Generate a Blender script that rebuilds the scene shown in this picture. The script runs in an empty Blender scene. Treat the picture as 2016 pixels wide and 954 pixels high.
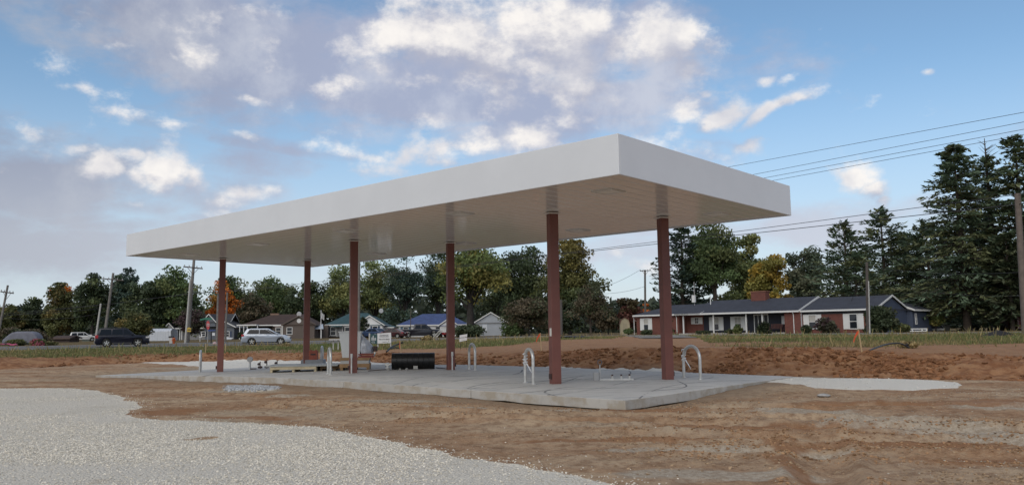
import bpy, bmesh, math, random
import numpy as np
from mathutils import Vector, Matrix
random.seed(7); rng = np.random.default_rng(7)
PI = math.pi
scn = bpy.context.scene
COL = scn.collection

# ------------------------------------------------------------------ camera
FPX, PITCH, ROLL, CAMZ = 1597.93, 0.1102, -0.0136, 1.65
cd = bpy.data.cameras.new('camera'); cam = bpy.data.objects.new('camera', cd); COL.objects.link(cam)
cd.sensor_width = 36; cd.lens = FPX / 2016 * 36; cd.clip_start = .1; cd.clip_end = 6000
cam.matrix_world = Matrix.Translation((0, 0, CAMZ)) @ Matrix.Rotation(PI/2 + PITCH, 4, 'X') @ Matrix.Rotation(ROLL, 4, 'Z')
scn.camera = cam

def ray(px, py):
    """direction (y = 1) of a photo pixel, in world axes"""
    x, y = px - 1008, py - 477
    cr, sr = math.cos(ROLL), math.sin(ROLL)
    u, v = cr*x + sr*y, -sr*x + cr*y
    c, s = math.cos(PITCH), math.sin(PITCH)
    dy, dz = c + s*v/FPX, s - c*v/FPX
    return Vector((u/FPX/dy, 1, dz/dy))
def P(px, py, Y): r = ray(px, py); return Vector((r.x*Y, Y, CAMZ + r.z*Y))

# ------------------------------------------------------------------ view, world, sun
scn.view_settings.view_transform = 'Standard'; scn.view_settings.look = 'None'
scn.view_settings.exposure = 0.0; scn.view_settings.gamma = 1
scn.render.engine = 'CYCLES'; scn.cycles.max_bounces = 6
SUN_EL, SUN_AZ = math.radians(40), math.radians(-158)     # azimuth from +Y towards +X; behind the camera, a little to the left
W = bpy.data.worlds.new('World'); scn.world = W; W.use_nodes = True

class NT:
    def __init__(s, tree): s.t = tree; s.n = tree.nodes; s.l = tree.links
    def node(s, typ, ins=None, **kw):
        n = s.n.new(typ)
        for k, v in kw.items(): setattr(n, k, v)
        for k, v in (ins or {}).items(): s.set(n, k, v)
        return n
    def set(s, n, k, v):
        sock = n.inputs[k]
        if isinstance(v, bpy.types.NodeSocket): s.l.new(v, sock)
        elif isinstance(v, bpy.types.Node): s.l.new(v.outputs[0], sock)
        else: sock.default_value = v
    def m(s, op, a, b=None, c=None, clamp=False):
        n = s.n.new('ShaderNodeMath'); n.operation = op; n.use_clamp = clamp
        for i, v in enumerate((a, b, c)):
            if v is not None: s.set(n, i, v)
        return n.outputs[0]
    def mapr(s, v, a, b, c=0., d=1., smooth=True):
        n = s.n.new('ShaderNodeMapRange'); n.interpolation_type = 'SMOOTHSTEP' if smooth else 'LINEAR'
        for i, x in enumerate((v, a, b, c, d)): s.set(n, i, x)
        return n.outputs[0]
    def mix(s, f, a, b, blend='MIX'):
        n = s.n.new('ShaderNodeMix'); n.data_type = 'RGBA'; n.blend_type = blend
        s.set(n, 0, f); s.set(n, 6, a if not isinstance(a, tuple) else (*a[:3], 1)); s.set(n, 7, b if not isinstance(b, tuple) else (*b[:3], 1))
        return n.outputs[2]
    def noise(s, vec, scale, detail=4, rough=.5, out=0, dist=0.):
        n = s.n.new('ShaderNodeTexNoise'); s.set(n, 'Scale', scale); s.set(n, 'Detail', detail); s.set(n, 'Roughness', rough); s.set(n, 'Distortion', dist)
        if vec is not None: s.set(n, 'Vector', vec)
        return n.outputs[out]

def build_world():
    w = NT(W.node_tree); w.n.clear()
    tc = w.node('ShaderNodeTexCoord'); D = tc.outputs['Generated']
    sx = w.node('ShaderNodeSeparateXYZ', {0: D})
    az = w.m('ARCTAN2', sx.outputs[0], sx.outputs[1])
    el = w.m('ARCSINE', sx.outputs[2])
    # cloud fields: soft lumps placed by bearing and elevation, broken up by noise on the sky sphere
    def azel(px, py):
        r = ray(px, py); return math.atan2(r.x, r.y), math.atan2(r.z, math.hypot(r.x, r.y))
    def group(name, blobs, base, namp, nscale, dens_lo, dens_hi, zs, detail):
        g = bpy.data.node_groups.new(name, 'ShaderNodeTree')
        g.interface.new_socket('az', in_out='INPUT', socket_type='NodeSocketFloat'); g.interface.new_socket('el', in_out='INPUT', socket_type='NodeSocketFloat')
        g.interface.new_socket('d', in_out='OUTPUT', socket_type='NodeSocketFloat'); g.interface.new_socket('raw', in_out='OUTPUT', socket_type='NodeSocketFloat')
        q = NT(g); gi = q.n.new('NodeGroupInput'); go = q.n.new('NodeGroupOutput')
        a, e = gi.outputs[0], gi.outputs[1]
        ca = q.node('ShaderNodeCombineXYZ', {0: q.m('SINE', a), 1: q.m('COSINE', a), 2: q.m('MULTIPLY', e, zs)})
        n1 = q.noise(ca.outputs[0], nscale, detail, .61)
        wv = q.noise(ca.outputs[0], nscale*.55, 3, .5, out=1)
        ws = q.node('ShaderNodeSeparateXYZ', {0: wv})
        a2 = q.m('ADD', a, q.m('MULTIPLY', q.m('SUBTRACT', ws.outputs[0], .5), .10))
        e2 = q.m('ADD', e, q.m('MULTIPLY', q.m('SUBTRACT', ws.outputs[1], .5), .055))
        tot = None
        for (a0, e0, ra, re, wt, sl) in blobs:
            dx = q.m('SUBTRACT', a2, a0); dy = q.m('SUBTRACT', e2, e0)
            if sl: dy = q.m('SUBTRACT', dy, q.m('MULTIPLY', dx, sl))
            x = q.m('MULTIPLY', dx, 1/ra); y = q.m('MULTIPLY', dy, 1/re)
            d2 = q.m('ADD', q.m('MULTIPLY', x, x), q.m('MULTIPLY', y, y))
            v = q.m('MULTIPLY', q.m('EXPONENT', q.m('MULTIPLY', d2, -1.)), wt)
            tot = v if tot is None else q.m('MAXIMUM', tot, v)
        # away from the photographed sector the same broken cloud goes on
        out = q.mapr(q.m('ABSOLUTE', a), .62, .95, 0., .42)
        hi = q.mapr(e, .46, .62, 0., .42)
        tot = q.m('MAXIMUM', tot, q.m('MAXIMUM', out, hi)) if base else tot
        raw = q.m('ADD', tot, q.m('MULTIPLY', q.m('SUBTRACT', n1, .5), namp))
        q.l.new(q.mapr(raw, dens_lo, dens_hi), go.inputs[0]); q.l.new(raw, go.inputs[1])
        return g
    S = 1/FPX
    def B(l, kx=1.35, ky=1.5):
        r = []
        for (px, py, rx, ry, wt, *s) in l:
            a, e = azel(px, py); r.append((a, e, rx*S*kx, ry*S*ky, wt, s[0] if s else 0.))
        return r
    cum = B([(820,60,70,45,.9),(720,110,90,40,.5),(620,60,90,40,.45),(300,40,140,24,.36),(680,180,90,30,.5),(1330,200,60,40,.5),(1180,215,140,40,.5),(890,70,100,60,1),(1000,60,110,60,1),(1110,90,100,70,1),(1080,40,80,50,.9),(1170,35,60,45,.85),(1290,75,70,60,1),(1330,70,60,40,.9),(1240,110,70,55,1),(1350,120,50,45,.8),
        (1030,150,95,45,.95),(1120,160,80,45,.9),(1280,145,60,40,.8),(1190,165,70,50,.75),(940,170,45,16,.6),(960,120,120,50,.8),
        (560,112,42,30,.85),(395,135,50,26,.75),(335,130,28,14,.6),(228,96,30,13,.5),(185,45,80,16,.25,-.05),
        (1055,265,52,32,.95),(1020,250,22,22,.7),(880,285,75,26,.9,.1),(830,300,60,18,.7),(1290,285,60,28,.85,-.12),(1350,300,60,20,.7),(1440,295,45,12,.55),(880,235,34,20,.65),
        (1410,248,50,18,.85,.1),(1540,228,62,10,.8,.32),(1380,255,24,14,.6),(1528,170,18,11,.62),(1562,165,18,9,.5,.3),(1804,140,13,8,.6,.3),(1388,185,14,9,.55),
        (1700,335,46,24,.95),(1735,360,36,16,.8),(1665,350,26,16,.7),(1760,385,16,10,.6),(1640,398,60,8,.45),(1560,392,22,8,.45),
        (188,330,30,18,.85),(240,308,30,15,.75),(325,340,55,30,1),(300,322,30,18,.7),(390,350,34,26,.85),(262,352,24,16,.75),(500,375,60,20,.8),(560,368,40,14,.7),(470,390,60,16,.6),
        (470,272,130,10,.62,-.14),(350,249,40,6,.5),(640,295,160,12,.62,-.06),(90,350,70,16,.45),(230,395,60,14,.5),(60,300,40,14,.45),(500,206,30,10,.62),(30,255,60,20,.48,-.1),(15,288,20,10,.62),(130,285,28,9,.45),(140,372,30,9,.45),
        (430,415,50,12,.6),(240,398,30,8,.45),(1290,525,34,22,.5),(1230,500,30,14,.5),(1130,325,50,16,.55),(780,330,90,14,.55),(1470,25,60,6,.3),(120,170,40,6,.4),(165,425,40,9,.42)])
    veil = B([(420,35,380,75,1.1,-.03),(600,130,260,80,.95),(150,40,120,40,.6),(650,70,180,70,.9),(720,130,130,60,.9),(900,185,260,55,1.),(1120,210,240,50,.95),(820,170,160,50,.9),(1180,230,150,50,.8),(560,95,200,40,.75),(1050,90,340,85,.85),
        (640,160,90,60,.6),(730,265,90,30,.7),(1000,260,170,40,.7),(760,240,70,30,.6),(1310,130,70,70,.6),
        (60,345,140,70,1.1),(30,260,90,40,.7),(200,440,160,24,.7),(520,330,160,30,.5),(250,395,130,26,.6),(120,420,130,20,.7),(380,430,100,16,.55),(60,300,90,26,.6),(420,380,180,40,.6),(620,300,300,16,.5,-.08),(1340,310,140,40,.5),
        (600,170,70,30,.5),(1400,460,260,30,.6),(1700,410,200,20,.4),(1250,520,200,40,.75),(60,490,240,50,1.1),(-120,440,200,60,1.),(1650,440,220,40,.75),(300,480,200,40,.5),(1850,400,140,26,.5),(1180,440,200,30,.5)], 1.15, 1.2)
    gc = group('cumulus', cum, True, 2.8, 10., .32, .93, 1.5, 11)
    gv = group('veil', veil, True, 2.2, 6.5, .10, .85, 2.2, 10)
    def inst(g, a, e):
        n = w.n.new('ShaderNodeGroup'); n.node_tree = g; w.set(n, 0, a); w.set(n, 1, e); return n
    c0 = inst(gc, az, el)
    c1 = inst(gc, w.m('ADD', az, -.020), w.m('ADD', el, .026))
    v0 = inst(gv, az, el)
    lit = w.mapr(w.m('ADD', w.m('SUBTRACT', c0.outputs[1], c1.outputs[1]), w.m('MULTIPLY', w.m('SUBTRACT', c0.outputs[1], .9), -.30)), -.40, .52)
    thick = w.mapr(c0.outputs[1], .5, 1.25)
    sky = w.node('ShaderNodeTexSky', sky_type='NISHITA', sun_disc=False, sun_elevation=SUN_EL, sun_rotation=SUN_AZ, altitude=100, air_density=1.0, dust_density=.25, ozone_density=3.2)
    SK = .125
    k = w.node('ShaderNodeVectorMath', {0: sky.outputs[0]}, operation='MULTIPLY'); k.inputs[1].default_value = (SK*1.04, SK*1.14, SK*1.09)
    # thin high haze whitens the whole sky a little, more towards the horizon
    hz = w.mapr(el, -.02, .32, .85, .04)
    base = w.mix(hz, k.outputs[0], (.585, .62, .715))
    n6 = w.noise(D, 7., 7, .62); vcol = w.mix(w.mapr(el, .08, .24), (.60, .63, .725), w.mix(w.mapr(n6, .42, .64), (.40, .435, .575), (.60, .62, .71)))
    vsc = w.node('ShaderNodeVectorMath', {0: vcol}, operation='SCALE'); w.l.new(w.mapr(az, -.62, -.15, .74, 1.), vsc.inputs['Scale'])
    col = w.mix(w.m('MULTIPLY', v0.outputs[0], .88), base, vsc.outputs[0])
    ccol = w.mix(lit, (.45, .47, .575), (1.0, .955, .91))
    n5 = w.noise(D, 9., 5, .6)
    ccol = w.mix(w.mapr(n5, .44, .66, 0., .62), ccol, (.55, .565, .65))
    col = w.mix(w.m('MULTIPLY', c0.outputs[0], .95), col, ccol)
    # low pale band where distant cloud merges
    bg = w.node('ShaderNodeBackground', {0: col, 1: 1.0})
    o = w.node('ShaderNodeOutputWorld', {0: bg.outputs[0]})
    W.cycles.sampling_method = 'MANUAL'; W.cycles.sample_map_resolution = 512
build_world()
sd = bpy.data.lights.new('sun', 'SUN'); sun = bpy.data.objects.new('sun', sd); COL.objects.link(sun)
sd.energy = 1.7; sd.angle = math.radians(60); sd.color = (1, .90, .76)
sun.rotation_euler = (PI/2 - SUN_EL, 0, -SUN_AZ + PI)
_d = Vector((math.sin(SUN_AZ)*math.cos(SUN_EL), math.cos(SUN_AZ)*math.cos(SUN_EL), math.sin(SUN_EL)))
sun.rotation_euler = _d.to_track_quat('Z', 'Y').to_euler()

# ------------------------------------------------------------------ materials
MATS = {}
def mat(name, color, rough=.7, metal=0., spec=.5, var=0., vscale=3., var2=None, bump=0., bscale=30., attr=None, coat=0., trans=0., randomize=0., bdist=.02):
    if name in MATS: return MATS[name]
    m = bpy.data.materials.new(name); m.use_nodes = True
    q = NT(m.node_tree); b = q.n['Principled BSDF']
    b.inputs['Roughness'].default_value = rough; b.inputs['Metallic'].default_value = metal
    b.inputs['Specular IOR Level'].default_value = spec; b.inputs['Coat Weight'].default_value = coat
    c = (*color, 1)
    tc = q.n.new('ShaderNodeTexCoord')
    if attr:
        at = q.node('ShaderNodeAttribute', attribute_name=attr); base = q.mix(1., c, at.outputs[0], 'MULTIPLY')
    else: base = None
    if var or var2:
        c2 = var2 if var2 else tuple(x*(1-var) for x in color)
        n = q.noise(tc.outputs['Object'], vscale, 6, .6)
        mx = q.mix(q.mapr(n, .35, .65), c, (*c2, 1))
        if base is not None: mx = q.mix(1., mx, at.outputs[0], 'MULTIPLY')
        base = mx
    if randomize:
        oi = q.n.new('ShaderNodeObjectInfo')
        f = q.mapr(oi.outputs['Random'], 0, 1, 1-randomize, 1+randomize*.6, smooth=False)
        src = base if base is not None else c
        sc = q.node('ShaderNodeVectorMath', operation='SCALE')
        q.set(sc, 0, src if base is not None else color); q.l.new(f, sc.inputs['Scale']); base = sc.outputs[0]
    if base is not None: q.l.new(base, b.inputs['Base Color'])
    else: b.inputs['Base Color'].default_value = c
    if bump:
        bn = q.node('ShaderNodeBump', {'Strength': bump, 'Distance': bdist, 'Height': q.noise(tc.outputs['Object'], bscale, 5, .6)})
        q.l.new(bn.outputs[0], b.inputs['Normal'])
    if trans:
        b.inputs['Subsurface Weight'].default_value = 0
        tr = q.node('ShaderNodeBsdfTranslucent'); mxs = q.node('ShaderNodeMixShader', {0: trans})
        if base is not None: q.l.new(base, tr.inputs[0])
        else: tr.inputs[0].default_value = c
        q.l.new(b.outputs[0], mxs.inputs[1]); q.l.new(tr.outputs[0], mxs.inputs[2]); q.l.new(mxs.outputs[0], q.n['Material Output'].inputs[0])
    MATS[name] = m; return m

# ------------------------------------------------------------------ mesh helpers
class MB:
    def __init__(s): s.v = []; s.f = []
    def add(s, vs, fs):
        o = len(s.v); s.v += [tuple(p) for p in vs]; s.f += [tuple(i+o for i in f) for f in fs]; return s
    def box(s, c, d, rz=0., rx=0., ry=0.):
        x, y, z = d[0]/2, d[1]/2, d[2]/2
        M = Matrix.Translation(c) @ Matrix.Rotation(rz, 4, 'Z') @ Matrix.Rotation(ry, 4, 'Y') @ Matrix.Rotation(rx, 4, 'X')
        vs = [M @ Vector(p) for p in ((-x,-y,-z),(x,-y,-z),(x,y,-z),(-x,y,-z),(-x,-y,z),(x,-y,z),(x,y,z),(-x,y,z))]
        return s.add(vs, [(0,3,2,1),(4,5,6,7),(0,1,5,4),(1,2,6,5),(2,3,7,6),(3,0,4,7)])
    def b2(s, a, b):   # box from two corners
        return s.box([(a[i]+b[i])/2 for i in range(3)], [abs(b[i]-a[i]) for i in range(3)])
    def tube(s, pts, r, seg=8, cap=True):
        pts = [Vector(p) for p in pts]; n = len(pts); rs = r if isinstance(r, (list, tuple)) else [r]*n
        vs = []; up = None
        for i, p in enumerate(pts):
            t = (pts[min(i+1, n-1)] - pts[max(i-1, 0)]).normalized()
            if up is None: up = Vector((0,0,1)) if abs(t.z) < .9 else Vector((1,0,0))
            x = t.cross(up).normalized(); y = x.cross(t).normalized(); up = y
            for k in range(seg):
                a = 2*PI*k/seg; vs.append(p + (x*math.cos(a) + y*math.sin(a))*rs[i])
        fs = [(i*seg+k, i*seg+(k+1) % seg, (i+1)*seg+(k+1) % seg, (i+1)*seg+k) for i in range(n-1) for k in range(seg)]
        if cap: fs += [tuple(range(seg))[::-1], tuple((n-1)*seg+k for k in range(seg))]
        return s.add(vs, fs)
    def cyl(s, a, b, r, seg=12): return s.tube([a, b], r, seg)
    def prism(s, poly, a, b, plane='xz'):
        """2-D outline swept along the third axis from a to b"""
        n = len(poly)
        def mk(p, t): return {'xz': (p[0], t, p[1]), 'yz': (t, p[0], p[1]), 'xy': (p[0], p[1], t)}[plane]
        vs = [mk(p, a) for p in poly] + [mk(p, b) for p in poly]
        return s.add(vs, [tuple(range(n)), tuple(range(2*n-1, n-1, -1))] + [(i, n+i, n+(i+1) % n, (i+1) % n) for i in range(n)])
    def mesh(s, name, smooth=False, bevel=0., bseg=2):
        me = bpy.data.meshes.new(name); me.from_pydata(s.v, [], s.f); me.validate()
        bm = bmesh.new(); bm.from_mesh(me); bmesh.ops.recalc_face_normals(bm, faces=bm.faces)
        if bevel: 
            es = [e for e in bm.edges if len(e.link_faces) == 2 and e.calc_face_angle(0) > .5]
            bmesh.ops.bevel(bm, geom=es, offset=bevel, segments=bseg, profile=.5, affect='EDGES', clamp_overlap=True)
        if smooth:
            for f in bm.faces: f.smooth = True
            for e in bm.edges:
                if len(e.link_faces) == 2 and e.calc_face_angle(0) > math.radians(40): e.smooth = False
        bm.to_mesh(me); bm.free(); return me
    def build(s, name, material, parent=None, smooth=False, bevel=0., loc=None, rz=0., bseg=2):
        o = bpy.data.objects.new(name, s.mesh(name, smooth, bevel, bseg)); COL.objects.link(o)
        o.data.materials.append(material)
        if parent: o.parent = parent
        if loc is not None: o.location = loc
        if rz: o.rotation_euler.z = rz
        return o
def tag(o, label=None, cat=None, group=None, kind=None):
    if label: o['label'] = label
    if cat: o['category'] = cat
    if group: o['group'] = group
    if kind: o['kind'] = kind
    return o
def thing(name, label, cat, loc=(0,0,0), rz=0., group=None):
    o = bpy.data.objects.new(name, None); COL.objects.link(o); o.location = loc; o.rotation_euler = (0, 0, rz)
    o.empty_display_size = .2
    return tag(o, label, cat, group)
def share(name, me, parent, loc=(0,0,0), rz=0.):
    o = bpy.data.objects.new(name, me); COL.objects.link(o); o.parent = parent; o.location = loc; o.rotation_euler.z = rz; return o
def copy_tree(o, parent=None):
    c = o.copy(); COL.objects.link(c); c.parent = parent
    for ch in list(o.children): copy_tree(ch, c)
    return c
def letters(txt, size, material, parent, loc, rz=0., rx=PI/2, align='CENTER', name='lettering', shear=0., depth=.004):
    cu = bpy.data.curves.new(name, 'FONT'); cu.body = txt; cu.size = size; cu.align_x = align; cu.align_y = 'CENTER'; cu.extrude = depth; cu.shear = shear
    cu.resolution_u = 2; cu.space_line = .8
    t = bpy.data.objects.new('tmp', cu); COL.objects.link(t); bpy.context.view_layer.update()
    me = bpy.data.meshes.new_from_object(t.evaluated_get(bpy.context.evaluated_depsgraph_get()))
    bpy.data.objects.remove(t); me.name = name; me.materials.clear(); me.materials.append(material)
    o = bpy.data.objects.new(name, me); COL.objects.link(o); o.parent = parent; o.location = loc; o.rotation_euler = (rx, 0, rz); return o

# numpy noise
_perm = rng.random((512, 512))
def vnoise(x, y):
    xi, yi = np.floor(x).astype(int), np.floor(y).astype(int); fx, fy = x-xi, y-yi
    fx, fy = fx*fx*(3-2*fx), fy*fy*(3-2*fy)
    g = lambda i, j: _perm[i % 512, j % 512]
    return (g(xi, yi)*(1-fx) + g(xi+1, yi)*fx)*(1-fy) + (g(xi, yi+1)*(1-fx) + g(xi+1, yi+1)*fx)*fy - .5
def fbm(x, y, o=4, g=.5):
    s, a, f = 0, 1, 1.
    for i in range(o): s = s + a*vnoise(x*f+17.3*i, y*f+5.1*i); a *= g; f *= 2.03
    return s
def sstep(t): t = np.clip(t, 0, 1); return t*t*(3-2*t)

# ------------------------------------------------------------------ ground shape
YAW = .8465; CA = np.array([2.317, 17.128])                   # canopy near corner and long axis
CU = np.array([-math.sin(YAW), math.cos(YAW)]); CV = np.array([math.cos(YAW), math.sin(YAW)])
def ab2xy(a, b): return CA + CU*a + CV*b
def xy2ab(x, y): dx, dy = x-CA[0], y-CA[1]; return dx*CU[0]+dy*CU[1], dx*CV[0]+dy*CV[1]
SLAB = (.42, 28.4, .6, 9.6)
def slab_z(a, b):
    return np.interp(a, [-3, .4, 5, 10, 14, 18, 23, 28.4, 32], [.13, .155, .205, .27, .285, .235, .125, .0, -.05]) + .008*(np.asarray(b)-.6)
# radial section of the site: foot of the cut bank, crest, near and far edge of the road, beyond (bearing as photo column, distance, height)
BK = np.array([-700, 0, 290, 600, 900, 1060, 1250, 1580, 2016, 2700.])
BKt = (BK-1008)/FPX
SEC = [([36, 42, 51, 49.5, 38, 34, 29.5, 26.5, 23, 20], [.05, .10, .12, .12, .15, .16, .17, .14, .10, .08]),
       ([41, 46, 54, 53, 43, 38, 33, 29.5, 26, 23], [.5, .55, .52, .45, .47, .70, .88, .80, .50, .45]),
       ([46, 50, 58, 58, 50, 45, 40, 36, 32, 29], [.52, .58, .55, .50, .62, .84, .97, .90, .72, .6]),
       ([60, 66, 79, 84, 86, 84, 76, 64, 50, 44], [.68, .73, .69, .68, .95, 1.10, 1.12, 1.12, 1.13, 1.1]),
       ([69, 76, 91, 97, 99, 95, 86, 73, 58, 52], [.92, .94, .94, .94, 1.06, 1.16, 1.16, 1.16, 1.16, 1.15]),
       ([110, 110, 130, 135, 135, 135, 125, 120, 100, 95], [1.1]*10)]
def Hbase(x, y):
    x = np.asarray(x, float); y = np.asarray(y, float)
    t = x/np.maximum(y, 4.); d = np.maximum(y, 0)
    Ys = [np.interp(t, BKt, s[0]) for s in SEC]; Zs = [np.interp(t, BKt, s[1]) for s in SEC]
    h = Zs[0]*sstep((d-8)/(Ys[0]-8))
    for i in range(len(SEC)-1):
        u = np.clip((d-Ys[i])/(Ys[i+1]-Ys[i]), 0, 1)
        if i == 0: u = u*u*(3-2*u)
        h = h + (Zs[i+1]-Zs[i])*u
    return h, Ys
def slab_dist(a, b):
    dx = np.maximum(np.maximum(SLAB[0]-a, a-SLAB[1]), 0); dy = np.maximum(np.maximum(SLAB[2]-b, b-SLAB[3]), 0)
    return np.hypot(dx, dy)
def H(x, y, fine=True):
    x = np.asarray(x, float); y = np.asarray(y, float)
    h, Ys = Hbase(x, y)
    a, b = xy2ab(x, y); sd_ = slab_dist(a, b)
    ac, bc = np.clip(a, SLAB[0], SLAB[1]), np.clip(b, SLAB[2], SLAB[3])
    below = np.interp(bc, [.6, 2.5, 6, 9.6], [.25, .25, .09, .05])
    below = np.where(a > 3, .20 - .11*sstep((a-18)/8) + .05*(1-sstep((a-3)/2)), below); below = np.where(b > 9.6, .13, below)
    below = below + .045*fbm(x*.9, y*.9, 3); tgt = slab_z(ac, bc) - below
    wd = np.where((a < .42), 1.25+1.0*sstep((b-4)/5), 1.6)
    w = np.exp(-(sd_/wd)**2); h = h*(1-w) + tgt*w
    h = np.where(sd_ <= 0, slab_z(ac, bc) - .27, h)
    if fine:
        off = sstep((sd_-.15)/.8)
        on_bank = sstep((y-Ys[0]+.6)/.8)*(1-sstep((y-Ys[1]-.3)/1.2))
        field = sstep((y-Ys[1])/2)*(1-sstep((y-Ys[3]+3)/3))
        near = 1-sstep((y-Ys[0]+1)/1)
        gm = gravel_mask(x, y)
        rg = near*(1-gm)*off
        h = h + rg*(.07*fbm(x*.35, y*.5, 3) + .050*fbm(x*1.5, y*2.6, 4) + .034*np.abs(fbm(x*4.2, y*5.5, 4)))
        # wheel ruts across the near dirt, and one track running towards the camera
        for (ax, ay, bx, by, dep) in RUTS:
            dx, dy = bx-ax, by-ay; L = math.hypot(dx, dy); tt = ((x-ax)*dx+(y-ay)*dy)/L; nn = ((x-ax)*-dy+(y-ay)*dx)/L
            nn = nn + .25*vnoise(tt*.35, tt*0+3)
            on = sstep((tt+1)/2)*(1-sstep((tt-L)/2))*rg*(.55+.9*vnoise(tt*.5+9, tt*0)+.2)
            tread = .35*np.sin(tt*2*PI/.28 + np.abs(nn)*9)
            h = h + on*dep*1.7*(np.exp(-((np.abs(nn)-.42)/.12)**2)*.8 - np.exp(-(nn/.33)**2)*(1+tread*.5))
        h = h + on_bank*(.20*fbm(x*.55, y*.9, 4) + .16*(np.abs(fbm(x*1.3+4, y*1.6, 4))-.15) + .07*fbm(x*4, y*4, 3))
        h = h + field*(.10*fbm(x*.16, y*.25, 3) + .035*fbm(x*1.1, y*1.4, 3))
        h = h + gm*near*(.014*fbm(x*.5, y*.7, 3)+.025)
    return h
# limestone spreads: near lobe, strip behind the pad, small heap at the pad edge (outlines in metres)
GRAV = [np.array([(-40, 29), (-16.7, 26.75), (-14.5, 26.4), (-12.9, 25.3), (-11.2, 23.0), (-9.65, 20.87), (-8.75, 19.4), (-8.75, 18.4), (-8.2, 17.3), (-7.9, 16.8), (-7.0, 16.3), (-6.09, 16.17), (-4.94, 15.68), (-3.75, 14.8), (-2.75, 13.88), (-1.44, 12.12), (-.09, 10.41), (1.02, 9.), (3, 6.2), (5, 3), (5, -20), (-40, -20)]),
        np.array([(-22.8, 50.0), (-21.6, 51.0), (-18, 51.3), (-12.5, 49.2), (-7.6, 43.9), (-2.6, 38.6), (.8, 34.3), (3.7, 30.8), (6.9, 28.2), (9.0, 25.8), (10.6, 24.8), (11.9, 23.6), (12.2, 22.4), (11.7, 21.4), (10.9, 20.7), (9.7, 20.2), (8.6, 20.5), (7.9, 21.2), (7.6, 22.6), (2, 27), (-11, 40), (-15.3, 40.6), (-16.3, 42.2), (-18, 44.5)]),
        np.array([(-9.2, 26.3), (-8.0, 26.0), (-7.2, 25.2), (-7.1, 24.2), (-7.6, 23.9), (-8.3, 24.3), (-8.9, 25.2)])]
def poly_sd(pg, x, y):
    n = len(pg); d = np.full(np.shape(x), 1e9); ins = np.zeros(np.shape(x), bool)
    for i in range(n):
        (ax, ay), (bx, by) = pg[i], pg[(i+1) % n]; dx, dy = bx-ax, by-ay
        t = np.clip(((x-ax)*dx+(y-ay)*dy)/(dx*dx+dy*dy), 0, 1); d = np.minimum(d, np.hypot(x-ax-t*dx, y-ay-t*dy))
        c = ((ay > y) != (by > y)) & (x < (bx-ax)*(y-ay)/((by-ay) if by != ay else 1e-9)+ax); ins ^= c
    return np.where(ins, d, -d)
def gravel_mask(x, y, which=None):
    m = np.zeros(np.shape(x))
    wob = .5*fbm(np.asarray(x)*.9, np.asarray(y)*.9, 4)
    for i, g in enumerate(GRAV):
        if which is None or i in which: m = np.maximum(m, sstep((poly_sd(g, x, y) + wob*(.7 if i < 2 else .9))/.22 + .5))
    x = np.asarray(x); y = np.asarray(y); m = m*(1-.8*sstep(1.5*np.exp(-((x+5.0)/.55)**2-((y-13.5)/.4)**2)+2*vnoise(x*4, y*4)-.55))
    return m
RUTS = [(-3, 17.5, 9, 13.2, .055), (-2.2, 15.9, 9.5, 12.0, .06), (-6, 19.6, 5, 16.6, .045), (1.5, 13.0, 11, 10.7, .05), (2.0, 11.4, 9, 9.7, .04), (3.1, 8.0, 4.9, 13.6, .045), (7.5, 8, 6.6, 14.5, .03), (4, 17.6, 14, 15.2, .05), (-9.5, 23.6, -4.5, 20.8, .04)]
def tt_of(px): return (px-1008)/FPX
GR_T = np.array([tt_of(p) for p in (-300, 0, 290, 600, 760, 900, 1000, 1100, 1200, 1250, 1330, 1390, 1500, 1700, 2016, 2400)])
GR_Y = np.array([41, 45, 55, 60, 58, 55, 58, 62, 66, 90, 90, 41, 38, 36, 39, 36.])
def grass_mask(x, y):
    t = x/np.maximum(y, 4.); ys = np.interp(t, GR_T, GR_Y); _, Ys = Hbase(x, y)
    w = fbm(x*.22, y*.3, 4)
    g = sstep((y-ys)/5 + .45 + w*1.5)*(1-sstep((y-Ys[3]+.6)/.6))
    far = sstep((y-Ys[4]-.5)/1.)
    return np.maximum(g, far)

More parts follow.
